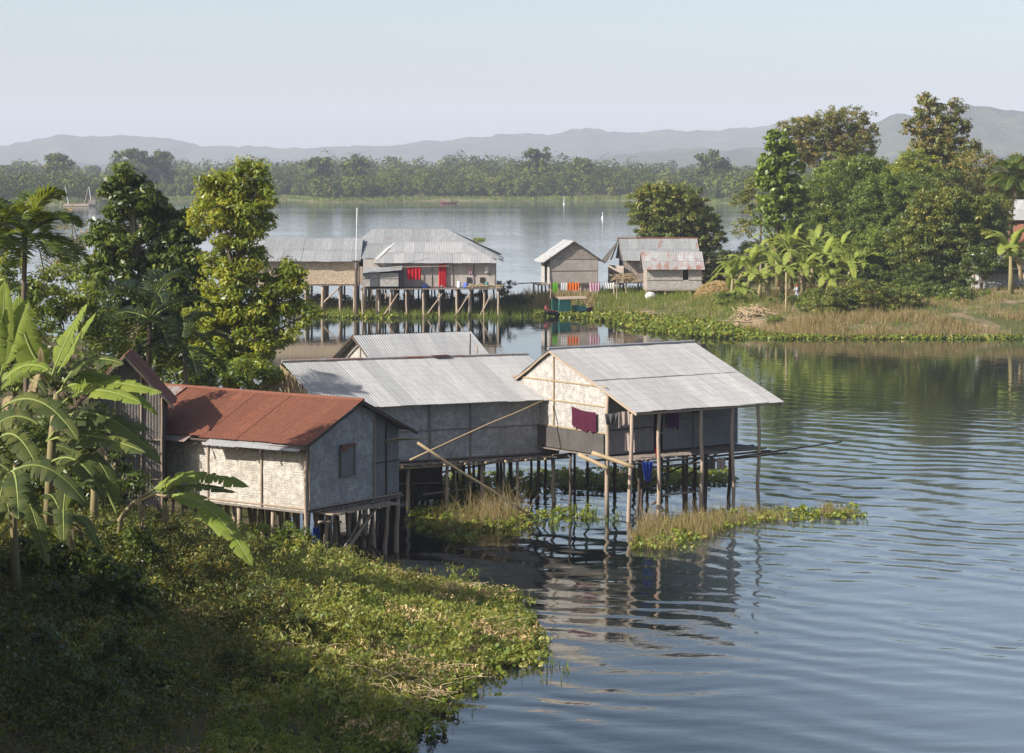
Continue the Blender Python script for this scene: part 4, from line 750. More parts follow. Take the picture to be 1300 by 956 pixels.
for x in (-1.4, -.4, .6, 1.5):
    for y in (-.62, .62): MB().pole(fb.p(x, y, .35), fb.p(x, y*1.2, 1.64), .035, .03, 0, 5).build('canopy_post', M['teal'], rb)
for y in (-.66, .66): mb = MB(); mb.prism(fb.p(-1.45, y, .45), fb.u, Z, [(0, 0), (1.3, 0), (1.3, 1.15), (0, 1.15)], .04); mb.build('side_panel', M['teal'], rb); mb = MB(); mb.prism(fb.p(.7, y, .45), fb.u, Z, [(0, 0), (.8, 0), (.8, .5), (0, .5)], .04); mb.build('side_panel', M['teal'], rb)
mb = MB(); mb.prism(fb.p(-2.4, -.2, .45), fb.w, Z, [(0, 0), (.5, 0), (.4, .55), (.1, .55)], .12); mb.build('bow_board', M['hullred'], rb)
def person(label, P, h, face, top, low, arm=(.3, .3), skirt=True, capm=None, group=None, step=0.):
    P = Vector(P); c, s = cos(face), sin(face)
    def q(x, y, z): return (x*c-y*s)*h, (x*s+y*c)*h, z*h      # x right, y forward
    V = [(0, 0, .53), (0, .01, .64), (0, 0, .76), (0, .0, .835), (0, .012, .88), (0, .02, .935), (.055, 0, .50), (.06, .02+step, .28), (.06, step, .04), (.06, .06+step, .02), (-.055, 0, .50), (-.06, .02-step, .28), (-.06, -step, .04), (-.06, .06-step, .02),
         (.115, 0, .79), (.14, arm[0]*.2, .63), (.13, arm[0]*.55, .50+.12*arm[0]), (.13, arm[0]*.75, .46+.2*arm[0]), (-.115, 0, .79), (-.14, arm[1]*.2, .63), (-.13, arm[1]*.55, .50+.12*arm[1]), (-.13, arm[1]*.75, .46+.2*arm[1]), (0, .06, .925)]
    E = [(0, 1), (1, 2), (2, 3), (3, 4), (4, 5), (0, 6), (6, 7), (7, 8), (8, 9), (0, 10), (10, 11), (11, 12), (12, 13), (2, 14), (14, 15), (15, 16), (16, 17), (2, 18), (18, 19), (19, 20), (20, 21), (5, 22)]
    R = [.085, .07, .085, .04, .045, .058, .06, .035, .024, .022, .06, .035, .024, .022, .034, .027, .02, .022, .034, .027, .02, .022, .02]
    me = bpy.data.meshes.new('person'); me.from_pydata([q(*v) for v in V], E, []); o = bpy.data.objects.new('person', me); COL.objects.link(o); o.location = P; me.materials.append(M['skin'])
    md = o.modifiers.new('Skin', 'SKIN'); me.skin_vertices.new(name='') if not me.skin_vertices else None
    for sv, r in zip(me.skin_vertices[0].data, R): sv.radius = (r*h, r*h)
    me.skin_vertices[0].data[0].use_root = True; sb = o.modifiers.new('Sub', 'SUBSURF'); sb.levels = sb.render_levels = 2; tag(o, label, 'person', group)
    def shell(name, mat, rows):
        mb = MB(); n = 14; vs = [P+Vector(q(cos(2*pi*k/n)*rx, sin(2*pi*k/n)*ry+oy, z)) for z, rx, ry, oy in rows for k in range(n)]
        fs = [(i*n+k, i*n+(k+1) % n, (i+1)*n+(k+1) % n, (i+1)*n+k) for i in range(len(rows)-1) for k in range(n)]; mb.add(vs, fs, [[(0, 0)]*4]*len(fs)); return mb.build(name, M[mat], o, True)
    shell('shirt', top, [(.50, .115, .085, 0), (.62, .10, .08, 0), (.72, .115, .085, 0), (.80, .135, .07, 0), (.835, .05, .05, 0)])
    for sg in (1, -1):
        mb = MB(); a = arm[0] if sg > 0 else arm[1]; mb.tube([P+Vector(q(sg*.10, 0, .805)), P+Vector(q(sg*.14, a*.15, .68)), P+Vector(q(sg*.14, a*.22, .61))], [.045*h, .042*h, .045*h], 10); mb.build('sleeve', M[top], o, True)
    if skirt: shell('skirt', low, [(.08, .13, .11, 0), (.3, .125, .10, 0), (.5, .12, .095, 0), (.56, .10, .08, 0)])
    else:
        for sg in (1, -1): mb = MB(); st_ = sg*step; mb.tube([P+Vector(q(sg*.05, 0, .55)), P+Vector(q(sg*.06, .02+st_, .28)), P+Vector(q(sg*.06, st_, .07))], [.075*h, .05*h, .045*h], 10); mb.build('trouser_leg', M[low], o, True)
    shell('hair' if not capm else 'headcloth', capm or 'hair', [(.905, .056, .05, -.012), (.94, .066, .066, -.004), (.97, .06, .062, .004), (.99, .035, .04, .008), (.997, .004, .004, .01)])
    return o
person('woman in yellow-green clothes standing on the stair of the house under the tree', fH.p(3.55, -.55, 2.3), 1.5, radians(150), 'lime_cloth', 'lime_cloth', (.5, .1))
person('child in a red dress standing at the foot of the stair', fH.p(4.15, -2.3, 1.25), 1.12, radians(170), 'red_cloth', 'red_cloth', (.2, .3))
pm = pt(1012, 372, 214); pm.z = float(z_mid(pm.x, pm.y)); person('person in pale clothes and red headcloth walking under the banana plants', pm, 1.5, radians(100), 'grey_blue', 'grey_blue', (.7, .3), False, 'red_cloth', None, .08)
# haystack, wood debris, post, white bag
def gz(px, Y): x = (px-CX)*Y/F; return Vector((x, Y, float(z_mid(x, Y))))
c = gz(912, 228); c.z = 1.2; k = 5000; D = RNG.normal(size=(k, 3)); D[:, 2] = abs(D[:, 2]); D /= np.linalg.norm(D, axis=1)[:, None]; D *= [2.3, 2., 1.7]; D[:, 2] *= 1
V_, K_, t_ = leaves(D+np.array(c), .5, RNG.uniform(0, 1, k), 1., None, .12, .6); rHy = np_mesh('haystack', V_, K_, M['straw'], None, t_)
tag(rHy, 'rounded tan haystack between the low hut and the banana plants', 'haystack')
mb = MB(); mb.grid(lambda a, b: Vector(c)+Vector((cos(a*2*pi)*2.2*cos(b*pi/2), sin(a*2*pi)*1.9*cos(b*pi/2), 1.6*sin(b*pi/2)-.1)), 24, 8); mb.build('core', M['bamboo'], rHy, True)
mb = MB()
for k in range(190): p = gz(random.gauss(952, 9), random.gauss(207, 1.6)); a = U(0, pi); l = U(.2, .9); mb.pole(p+Vector((-cos(a)*l, -sin(a)*l, U(.0, .3))), p+Vector((cos(a)*l, sin(a)*l, U(.0, .6))), .05, .03, .03, 5)
tag(mb.build('driftwood_pile', M['bamboo']), 'heap of pale split bamboo and driftwood on the bank in front of the banana plants', 'wood pile')
p = gz(998, 206); MB().pole(p-Z*.3, p+Z*3.3, .09, .07, .03).build('bare_post', M['bamboo'], None, True); tag(bpy.data.objects['bare_post'], 'single slim reddish post standing on the bank before the banana plants', 'post')
p = gz(826, 229); mb = MB(); mb.grid(lambda a, b: p+Vector((cos(a*2*pi)*.55*sin(b*pi), sin(a*2*pi)*.4*sin(b*pi), .35+.35*cos(b*pi)+.05*sin(a*19))), 16, 8); tag(mb.build('white_sack', M['white_cloth'], None, True), 'white sack lying at the foot of the low hut', 'sack')
# far shore things
rN = thing('lift_net', 'wooden fishing raft with tall crossed poles at the far shore on the left', 'fishing raft', at(98, 262)); q = at(98, 262); Yq = q.y
mb = MB(); mb.box(q+Z*.5, 9, 4, .7); mb.build('raft', M['post'], rN)
for x0, x1 in ((-6, -4.4), (-3, -4.2), (2.4, 4.0), (5.2, 4.2)): MB().pole(q+Vector((x0, 0, 0)), q+Vector((x1, 0, 7)), .14, .1).build('pole', M['whitepaint' if x0 in (-3, 5.2) else 'post'], rN)
mb = MB(); mb.box(q+Vector((5.4, 0, 1.6)), 2.6, 2, 1.6); mb.build('cabin', M['plank'], rN)
cn = at(570, 258.3); rcn = thing('canoe', 'tiny dark canoe on the far side of the lake below the wood', 'canoe', cn); mb = MB(); mb.grid(lambda a, b: cn+Vector(((a-.5)*7, cos(b*pi)*.6*(1-abs(a*2-1)**3), .5-sin(b*pi)*.6+.4*abs(a*2-1)**3)), 12, 6); mb.build('hull', M['hullred'], rcn, True); mb = MB(); mb.tube([cn+Vector((1, 0, .2)), cn+Vector((1, 0, 1.)), cn+Vector((1, 0, 1.5))], [.3, .3, .16], 8); mb.build('load', M['post_dark'], rcn)
for px, py, lb in ((765, 277, 'white marker stake in the open lake left of the spreading tree'), (716, 259, 'small white marker float near the far shore, above the gable house')):
    w = at(px, py); mk = thing('marker_float', lb, 'marker', w); MB().pole(w-Z*.5, w+Z*(1.7 if py > 270 else 3.), .13, .08).build('stake', M['whitepaint'], mk); mb = MB(); mb.tube([w-Z*.1, w+Z*.3, w+Z*.5], [.35, .35, .1], 8); mb.build('float', M['whitepaint'], mk)
#PART3
# ================================================================== trees, left group
RNG = np.random.default_rng(11); random.seed(11)
gN = lambda px, Y: float(z_near((px-CX)*Y/F, Y)); gM = lambda px, Y: float(z_mid((px-CX)*Y/F, Y))
tree('broadleaf_tree', 'tall narrow yellow-green tree left of the long zinc roof, topmost of the near trees', 'tree', 100, (290, gN(290, 100)),
     [(318, 232, 28, 22), (288, 240, 30, 26), (268, 262, 28, 26), (318, 270, 30, 28), (285, 290, 38, 32), (308, 325, 32, 32), (285, 350, 34, 34), (305, 385, 38, 36), (290, 425, 44, 40), (320, 460, 40, 34), (275, 460, 34, 30), (270, 400, 30, 30), (345, 385, 26, 34), (360, 352, 20, 20), (372, 380, 20, 24), (350, 425, 30, 24), (340, 362, 26, 24), (385, 402, 12, 12), (335, 215, 10, 12), (308, 212, 12, 12)],
     M['lf_yel'], .24, .55, 105, 1.5, tr=.17, droop=.5, up=.5)
tree('broadleaf_tree', 'dark green tree with loose crown left of the tall yellow-green tree', 'tree', 106, (195, gN(195, 106)),
     [(160, 238, 30, 20), (182, 256, 34, 20), (150, 268, 20, 16), (130, 300, 20, 20), (205, 285, 28, 22), (170, 320, 40, 28), (140, 345, 30, 24), (215, 330, 34, 30), (190, 370, 42, 32), (235, 380, 26, 34), (225, 300, 22, 18), (215, 430, 40, 34), (160, 410, 30, 28), (165, 222, 16, 12), (245, 440, 26, 30), (238, 335, 22, 30), (234, 282, 14, 18), (246, 395, 20, 26)],
     M['lf_dark'], .33, .5, 80, 1.5, tr=.2, bark='trunk_pale')
tree('bush', 'mid green bush in front of the dark tree, above the banana leaves', 'bush', 90, (120, gN(120, 90)), [(60, 385, 34, 22), (95, 400, 36, 24), (40, 410, 36, 22), (110, 375, 26, 18), (135, 430, 30, 24), (70, 372, 24, 12)], M['lf_mid'], .2, .4, 46, 1.1, tr=.07)
tree('bush', 'brownish twiggy bush behind the feathery palm at the left', 'bush', 130, (115, gN(115, 130)), [(95, 335, 34, 24), (110, 300, 22, 20), (70, 340, 34, 16), (130, 360, 20, 22), (90, 275, 14, 16)], M['lf_rusty'], .2, .5, 26, .8, tr=.08)
tree('bush', 'low dark bush under the dark tree beside the narrow shed', 'bush', 95, (170, gN(170, 95)), [(170, 460, 34, 26), (210, 465, 30, 24), (130, 455, 24, 22), (250, 475, 30, 18)], M['lf_dark'], .25, .4, 46, 1., tr=.07)
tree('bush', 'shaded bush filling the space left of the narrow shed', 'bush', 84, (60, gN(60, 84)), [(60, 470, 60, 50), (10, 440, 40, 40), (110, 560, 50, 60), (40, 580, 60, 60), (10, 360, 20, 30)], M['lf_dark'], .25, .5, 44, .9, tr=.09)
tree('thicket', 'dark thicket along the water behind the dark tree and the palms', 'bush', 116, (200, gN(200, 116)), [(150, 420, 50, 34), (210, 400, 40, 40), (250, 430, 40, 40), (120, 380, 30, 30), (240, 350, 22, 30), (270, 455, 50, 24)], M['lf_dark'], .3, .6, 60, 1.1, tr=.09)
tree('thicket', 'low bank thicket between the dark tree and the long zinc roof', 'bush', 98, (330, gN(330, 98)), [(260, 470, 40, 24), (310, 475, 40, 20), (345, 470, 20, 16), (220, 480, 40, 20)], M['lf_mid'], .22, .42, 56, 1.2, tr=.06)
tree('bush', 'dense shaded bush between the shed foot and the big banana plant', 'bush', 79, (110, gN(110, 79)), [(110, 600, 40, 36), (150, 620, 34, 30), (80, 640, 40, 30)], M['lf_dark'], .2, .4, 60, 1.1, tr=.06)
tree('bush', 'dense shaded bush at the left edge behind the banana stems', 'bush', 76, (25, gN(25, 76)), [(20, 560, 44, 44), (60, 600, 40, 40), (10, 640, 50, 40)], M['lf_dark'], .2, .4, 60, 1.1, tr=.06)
tree('bush', 'leafy bush below the feathery palm, above the broad banana leaves', 'bush', 88, (30, gN(30, 88)), [(20, 375, 34, 20), (50, 365, 30, 18), (80, 352, 26, 16), (0, 350, 20, 20)], M['lf_mid'], .2, .4, 56, 1.1, tr=.06)
# off-frame shade trees on the bank to the left
def wtree(lb, B, bl, mat, ls, cr, per): Y = B[1]; return tree('shade_tree', lb, 'tree', Y, (CX+B[0]*F/Y, B[2]), [(CX+x*F/(Y+dy), YH+(H-z)*F/(Y+dy), rr*F/Y, rz*F/Y, dy) for x, dy, z, rr, rz in bl], M[mat], ls, cr, per, 1.3, tr=.4, flat=1.)
wtree('big dense tree on the near bank whose shade falls over the undergrowth', (-22, 50, 3.2), [(-21, 0, 9, 4, 3.5), (-23, -3, 13, 4, 4), (-19.5, 4, 6.5, 3, 2.6), (-20, -4, 6, 3.5, 3), (-23, 3, 11, 3, 3), (-18, -2, 8, 2.5, 2.5)], 'lf_dark', .5, 1., 60)
wtree('second dense tree on the near bank, nearer the viewer than the other', (-20, 40, 4.5), [(-19, 0, 9, 4, 3.5), (-20, -3, 13, 4, 3.5), (-16.5, 3, 7, 2.6, 2.6), (-18, 4, 11, 3, 3)], 'lf_dark', .5, 1., 60)
wtree('low round tree at the left of the bank behind the biggest shade tree', (-20, 60, 3.2), [(-19.5, 0, 6, 3, 2.5), (-19, 3.5, 5.5, 2.6, 2.), (-17.5, -1, 5, 2.3, 2)], 'lf_dark', .5, .8, 60)
wtree('tall unseen tree added on the slope below the viewer to block sky light', (-14, 35, 6), [(-12.5, 0, 11, 3, 2.6), (-14.5, -2, 14, 3.4, 3), (-15, 3, 9, 3, 2.6), (-16, 0, 12, 3.4, 3)], 'lf_dark', .5, .9, 60)  # added out of view to block sky light from the lower left
wtree('unseen tree added between the two biggest shade trees to block sky light', (-18, 46, 4.5), [(-16.5, 0, 8, 2.8, 2.6), (-18, 0, 11, 3, 2.6), (-17, -3, 6.5, 2.6, 2), (-16.5, 4, 6, 2.2, 2)], 'lf_dark', .5, .9, 60)  # another unseen tree added to cut the sky light further
# palms
p_ = pt(36, 300, 76); b_ = Vector((p_.x-.1, 76, gN(36, 76)))
palm('feathery palm with bright upright fronds at the left edge above the banana leaves', b_, pt(32, 300, 76), 23, 2.25, .95, 'palm', 'trunk', .11, seed=5, lo=-.6, dead=1)
p_ = pt(-26, 305, 72); palm('feathery palm mostly cut off by the left edge', Vector((p_.x, 72, 2.5)), p_, 16, 1.9, .8, 'palm', 'trunk', .1, seed=9, lo=-.4, dead=0)
p_ = pt(190, 405, 93); palm('dark low coconut palm in the shadow behind the rust roofed house', Vector((p_.x, 93, gN(190, 93))), p_, 13, 3.0, .95, 'palm_dark', 'trunk', .13, seed=12, lo=-.7, dead=1)
p_ = pt(235, 440, 92); palm('second dark palm crown beside the foot of the yellow-green tree', Vector((p_.x, 92, gN(235, 92))), p_, 10, 2.2, .8, 'palm_dark', 'trunk', .13, seed=14, lo=-.7, dead=0)
# ------------------------------------------------------------------ near banana plants: surveyed leaves
random.seed(21)
def bl3(root, Y, a, m, b, w, mat='banana', dz=0., side=(0, -.55, .85), **kw):
    """leaf through survey points base a, control m, tip b (px,py[,dY])"""
    q = [pt(c[0], c[1], Y+(c[2] if len(c) > 2 else 0)) for c in (a, m, b)]; kw.setdefault('tears', .75); return add_leaf(root, q[0], q[1], q[2], w*1.2, mat, side, **kw)
Yb = 70.
rb1 = thing('banana_plant', 'big banana plant with long arching sunlit leaves before the narrow shed', 'banana plant', Vector((pt(60, 600, Yb).x, Yb, 2.4)))
MB().tube([Vector((pt(58, 600, Yb).x, Yb, 2.0)), pt(66, 560, Yb), pt(72, 500, Yb)], [.17, .13, .09], 9).build('stem', M['stem'], rb1, True)
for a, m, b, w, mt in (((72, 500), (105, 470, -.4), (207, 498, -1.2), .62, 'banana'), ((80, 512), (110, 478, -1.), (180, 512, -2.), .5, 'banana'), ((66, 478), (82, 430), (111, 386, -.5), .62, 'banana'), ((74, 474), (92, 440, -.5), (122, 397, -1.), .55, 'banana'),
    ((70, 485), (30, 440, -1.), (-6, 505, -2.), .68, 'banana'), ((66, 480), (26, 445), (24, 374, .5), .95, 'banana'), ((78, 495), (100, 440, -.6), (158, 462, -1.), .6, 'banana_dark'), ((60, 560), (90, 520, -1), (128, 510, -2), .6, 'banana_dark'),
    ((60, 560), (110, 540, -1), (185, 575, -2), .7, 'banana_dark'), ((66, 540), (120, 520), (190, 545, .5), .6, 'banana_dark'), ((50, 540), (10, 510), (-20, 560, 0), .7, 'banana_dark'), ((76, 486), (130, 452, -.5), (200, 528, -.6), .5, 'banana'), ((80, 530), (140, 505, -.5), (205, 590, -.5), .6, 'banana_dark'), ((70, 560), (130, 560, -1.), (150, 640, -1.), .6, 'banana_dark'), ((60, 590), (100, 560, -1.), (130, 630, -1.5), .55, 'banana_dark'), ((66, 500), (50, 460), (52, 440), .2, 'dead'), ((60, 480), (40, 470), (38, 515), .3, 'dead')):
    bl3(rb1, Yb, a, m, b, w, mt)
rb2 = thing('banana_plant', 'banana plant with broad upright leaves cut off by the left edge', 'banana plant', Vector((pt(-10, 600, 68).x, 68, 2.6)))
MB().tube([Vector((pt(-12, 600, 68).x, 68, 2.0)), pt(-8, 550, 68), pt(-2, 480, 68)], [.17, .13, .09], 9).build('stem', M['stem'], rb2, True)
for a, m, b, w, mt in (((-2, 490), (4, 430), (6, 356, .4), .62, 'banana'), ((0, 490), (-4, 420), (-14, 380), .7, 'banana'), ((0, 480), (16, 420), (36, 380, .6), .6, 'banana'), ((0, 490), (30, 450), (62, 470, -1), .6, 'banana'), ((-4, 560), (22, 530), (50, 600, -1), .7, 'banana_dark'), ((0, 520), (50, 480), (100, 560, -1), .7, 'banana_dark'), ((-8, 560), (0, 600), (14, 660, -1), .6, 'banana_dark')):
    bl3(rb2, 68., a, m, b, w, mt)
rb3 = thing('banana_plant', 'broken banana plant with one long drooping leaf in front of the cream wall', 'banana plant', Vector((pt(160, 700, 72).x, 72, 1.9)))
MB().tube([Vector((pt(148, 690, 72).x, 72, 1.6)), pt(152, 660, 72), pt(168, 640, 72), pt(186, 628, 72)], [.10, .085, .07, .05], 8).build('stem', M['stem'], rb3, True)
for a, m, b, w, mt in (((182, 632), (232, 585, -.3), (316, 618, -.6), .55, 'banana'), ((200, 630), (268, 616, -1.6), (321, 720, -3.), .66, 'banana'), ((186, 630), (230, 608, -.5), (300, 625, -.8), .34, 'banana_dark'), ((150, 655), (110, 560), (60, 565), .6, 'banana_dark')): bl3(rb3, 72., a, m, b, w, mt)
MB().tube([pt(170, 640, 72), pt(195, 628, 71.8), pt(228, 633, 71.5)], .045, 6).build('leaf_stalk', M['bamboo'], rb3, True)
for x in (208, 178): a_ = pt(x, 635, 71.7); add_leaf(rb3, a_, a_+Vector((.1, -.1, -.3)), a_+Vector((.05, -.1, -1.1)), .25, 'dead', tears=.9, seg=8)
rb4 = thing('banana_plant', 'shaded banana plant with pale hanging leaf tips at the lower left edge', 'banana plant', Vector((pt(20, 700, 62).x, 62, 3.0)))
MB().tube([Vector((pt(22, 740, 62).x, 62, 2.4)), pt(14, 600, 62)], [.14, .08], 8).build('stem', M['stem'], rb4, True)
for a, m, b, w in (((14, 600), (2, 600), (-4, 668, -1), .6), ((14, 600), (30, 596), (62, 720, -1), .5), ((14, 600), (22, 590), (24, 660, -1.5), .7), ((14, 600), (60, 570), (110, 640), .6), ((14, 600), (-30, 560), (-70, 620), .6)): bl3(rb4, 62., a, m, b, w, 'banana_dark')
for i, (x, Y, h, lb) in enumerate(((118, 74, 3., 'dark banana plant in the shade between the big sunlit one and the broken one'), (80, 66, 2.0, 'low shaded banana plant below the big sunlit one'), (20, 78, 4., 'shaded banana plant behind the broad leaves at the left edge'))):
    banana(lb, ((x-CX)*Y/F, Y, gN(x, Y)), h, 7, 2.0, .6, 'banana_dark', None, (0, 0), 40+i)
# ------------------------------------------------------------------ undergrowth on the near bank
def cover(name, pts2, zf_, hlo, hhi, per, size, mat, cr=.22, up=.2, droop=.6, aspect=.34):
    z = zf_(pts2[:, 0], pts2[:, 1]); z = np.maximum(z, .02); c = np.column_stack([pts2, z+RNG.uniform(hlo, hhi, len(pts2))])
    return tag(crown(name, M[mat], None, c, cr, per, size, aspect, up, droop), kind='stuff')
PB = [(-13.5, 52), (-3, 52), (-2.6, 58), (-2.0, 62), (-1.2, 65), (.7, 67.5), (.5, 72), (.1, 76), (-.8, 77.6), (-2.6, 78.7), (-4, 79.2), (-5.7, 80.6), (-7.3, 81.2), (-9.5, 83.1), (-12, 85), (-16, 86), (-16, 66)]
P1 = sample(PB, 9000, True, .45); w = P1[:, 0]+.10*(P1[:, 1]-66) > -8.2; Pw = P1[w]; s1 = snoise(Pw[:, 0], Pw[:, 1], 1.1, 40)
cover('ground_cover', Pw[s1 > -.15], z_near, .0, .34, 13, .17, 'lf_cover'); cover('low_weeds', Pw[s1 <= -.15], z_near, .0, .3, 16, .12, 'lf_mid', .2)
edge = np.interp(Pw[:, 1], [a for a, _ in SHN], [b for _, b in SHN])-Pw[:, 0] < .9; cover('shore_hyacinth', Pw[edge], z_near, .0, .2, 9, .2, 'lf_hya', .2, .8, 0., .6)
tall = P1[snoise(P1[:, 0], P1[:, 1], 1.2, 4) > .2][:1500]; cover('tall_weeds', tall[tall[:, 0] < -1.2], z_near, .15, .75, 12, .2, 'lf_cover', .28); cover('dry_weeds', P1[snoise(P1[:, 0], P1[:, 1], .9, 47) > .42][:1100], z_near, .05, .4, 9, .16, 'straw', .22); t2 = P1[snoise(P1[:, 0], P1[:, 1], .8, 44) > .45][:700]; cover('seedy_weeds', t2, z_near, .2, .8, 10, .12, 'lf_rusty', .25)
P2 = sample([(-17, 48), (-8, 48), (-7, 60), (-6.5, 70), (-8.5, 78), (-11, 82), (-17, 84)], 4200, True, .3); cover('undergrowth', P2, z_near, .1, 1.0, 22, .12, 'lf_shrub', .4, .3, .2, .45)
Vg, Kg = blades(np.column_stack([P1[:5000], np.maximum(z_near(P1[:5000, 0], P1[:5000, 1]), 0)]), .6, .022, .7); tag(np_mesh('bank_grass', Vg, Kg, M['grass'], None, RNG.uniform(0, 1, len(Kg))), kind='stuff')
# dead stems lying over the ground cover
Pd = sample([(-9, 57), (-3, 57), (.2, 67.5), (-.2, 76), (-5, 80), (-8, 72)], 900, True); mb = MB()
for x, y in Pd:
    if float(snoise(x, y, 1.5, 50)) < .25: continue
    z = max(.02, float(z_near(x, y))); a = U(0, pi); l = U(.2, .7); p = Vector((x, y, z+U(.15, .5))); d = Vector((cos(a)*l, sin(a)*l, U(-.15, .15))); mb.tube([p-d, p+Vector((0, 0, U(0, .1))), p+d], .011, 4, False)
tag(mb.build('dead_stems', M['bamboo']), kind='stuff')
sh_lb = ['rusty tipped shrub below the drooping banana leaf', 'leafy shrub in front of the cream wall of the rust roofed house', 'shrub at the lower middle of the sunlit slope, nearest the viewer', 'half shaded shrub at the edge of the deep shadow', 'small leafy shrub right beside the corner stilt of the rust roofed house', 'shrub on the sunlit slope to the right of the shadow edge', 'shrub under the broken banana plant', 'dark shrub deep in the shade at the lower left', 'dark shrub at the bottom left corner']
for (px, py, rx, ry, Y), lb, mt in zip([(255, 735, 60, 52, 69), (318, 690, 42, 34, 76), (285, 850, 80, 50, 60), (185, 800, 56, 60, 64), (372, 685, 26, 26, 79), (330, 780, 60, 44, 66), (205, 690, 50, 36, 72), (70, 780, 90, 70, 62), (60, 880, 120, 80, 54)], sh_lb, ['lf_rusty', 'lf_mid', 'lf_shrub', 'lf_shrub', 'lf_mid', 'lf_shrub', 'lf_shrub', 'lf_dark', 'lf_dark']):
    tree('shrub', lb, 'shrub', Y, (px, gN(px, Y)-.1), [(px, py, rx*.8, ry*.8), (px-rx*.6, py+ry*.35, rx*.6, ry*.6), (px+rx*.6, py+ry*.35, rx*.55, ry*.6), (px, py+ry*.6, rx, ry*.5)], M[mt], .13, .3, 50, 1.0, tr=.05, aspect=.45)
for (px, py, rx, ry, Y), lb in zip([(60, 700, 60, 46, 66), (130, 745, 56, 50, 63), (20, 830, 70, 60, 57), (120, 850, 70, 60, 57), (200, 870, 50, 46, 57), (165, 690, 40, 34, 69)], ['tall dark shrub under the low shaded banana plant', 'tall dark shrub left of the shadow edge on the slope', 'dense black-green shrub at the left edge near the bottom', 'dense black-green shrub near the bottom, second from the left edge', 'small dark shrub at the bottom beside the sunlit ground cover', 'dark shrub at the foot of the broken banana plant']):
    tree('shrub', lb, 'shrub', Y, (px, gN(px, Y)-.1), [(px, py, rx*.8, ry*.8), (px-rx*.6, py+ry*.4, rx*.6, ry*.6), (px+rx*.6, py+ry*.4, rx*.55, ry*.6), (px, py+ry*.7, rx, ry*.5)], M['lf_dark'], .17, .34, 60, 1.1, tr=.05, aspect=.45)  # shrubs added in near-black leaf colour to deepen the lower left shade
# ------------------------------------------------------------------ weeds and reeds around the stilts
def weedmat(name, polypx, n, mat='lf_hya', size=.16, h=.22, per=8): p = sample(polypx, n, False, .15); c = np.column_stack([p, RNG.uniform(.02, h, n)]); return tag(crown(name, M[mat], None, c, .14, per, size, .6, .9, 0.), kind='stuff')
weedmat('water_weed', [(516, 652), (560, 640), (640, 650), (700, 652), (745, 645), (760, 656), (700, 668), (640, 676), (600, 690), (560, 684), (530, 672)], 400)
weedmat('floating_weed', [(800, 690), (840, 664), (930, 650), (1000, 648), (1080, 644), (1096, 652), (1092, 660), (1010, 664), (950, 668), (900, 680), (860, 700), (820, 702)], 560)
weedmat('back_weed', [(700, 600), (860, 596), (930, 598), (925, 612), (860, 620), (700, 624)], 900); weedmat('back_weed', [(560, 606), (700, 600), (700, 630), (560, 640)], 500)
def reeds(name, polypx, n, h, w=.022, lean=.45, mat='reed', world=False, zf_=None):
    p = sample(polypx, n, world, .12); p = p[snoise(p[:, 0], p[:, 1], .45 if h < 1.3 and not world else 2., 71) > -.05]; z = zf_(p[:, 0], p[:, 1]) if zf_ is not None else np.zeros(len(p)); hh = h*(.6+.5*(snoise(p[:, 0], p[:, 1], h*.9, 8)+.6))
    V, K = blades(np.column_stack([p, np.maximum(z, 0)-.05]), hh, w, lean); return tag(np_mesh(name, V, K, M[mat], None, RNG.uniform(0, 1, len(K))), kind='stuff')
reeds('reeds', [(800, 690), (815, 668), (860, 655), (905, 652), (925, 662), (915, 680), (880, 690), (840, 702)], 4200, .9, .02, .5); reeds('reeds', [(925, 668), (940, 652), (1000, 648), (1030, 656), (1000, 664)], 1100, .65, .02, .5); reeds('reeds', [(1030, 660), (1040, 650), (1085, 648), (1090, 658)], 800, .5, .02)
reeds('reeds', [(590, 664), (610, 648), (660, 650), (672, 662), (640, 672), (600, 674)], 1500, 1.25, .02, .9); reeds('reeds', [(535, 660), (560, 648), (600, 652), (600, 668), (560, 676)], 700, .6, .02, .9); reeds('green_reeds', [(735, 655), (760, 645), (790, 650), (780, 668), (745, 668)], 260, .6, .03, .7, 'grass'); reeds('green_reeds', [(690, 655), (705, 648), (735, 650), (730, 662), (700, 662)], 160, .6, .03, .8, 'grass')
reeds('green_reeds', [(620, 800), (660, 812), (730, 852), (700, 868), (640, 862), (600, 830)], 130, .35, .035, .3, 'grass')
weedmat('loose_weed', [(600, 745), (660, 770), (700, 830), (690, 850), (620, 850), (560, 800)], 420, 'lf_cover')
# ================================================================== island vegetation
RNG = np.random.default_rng(5); random.seed(31)
Wm = lambda pp: [tuple(at(a, b))[:2] for a, b in pp]
weedmat('hyacinth_mat', [(640, 400), (700, 402), (760, 408), (800, 418), (850, 426), (905, 430), (960, 428), (955, 402), (920, 388), (820, 382), (760, 386), (700, 384), (640, 388)], 5200, 'lf_hya', .34, .4, 9)
weedmat('hyacinth_mat', [(380, 402), (470, 405), (560, 402), (640, 402), (640, 392), (560, 390), (470, 391), (390, 392)], 2000, 'lf_hya', .32, .3, 9)
weedmat('hyacinth_mat', [(930, 431), (1080, 431), (1200, 431), (1320, 432), (1320, 420), (1200, 421), (1080, 420), (930, 412)], 1900, 'lf_hya', .3, .25, 9)
def isl(name, poly, n, h, w, lean, mat, thr=None):
    p = sample(poly, n, True, .12); p = p if thr is None else p[snoise(p[:, 0]*.6, p[:, 1], 2.2, 60) > thr]; hh = h*(.6+.5*(snoise(p[:, 0], p[:, 1], h*.9, 8)+.6)); V, K = blades(np.column_stack([p, np.maximum(z_mid(p[:, 0], p[:, 1]), 0)-.05]), hh, w, lean)
    return tag(np_mesh(name, V, K, M[mat], None, RNG.uniform(0, 1, len(K))), kind='stuff')
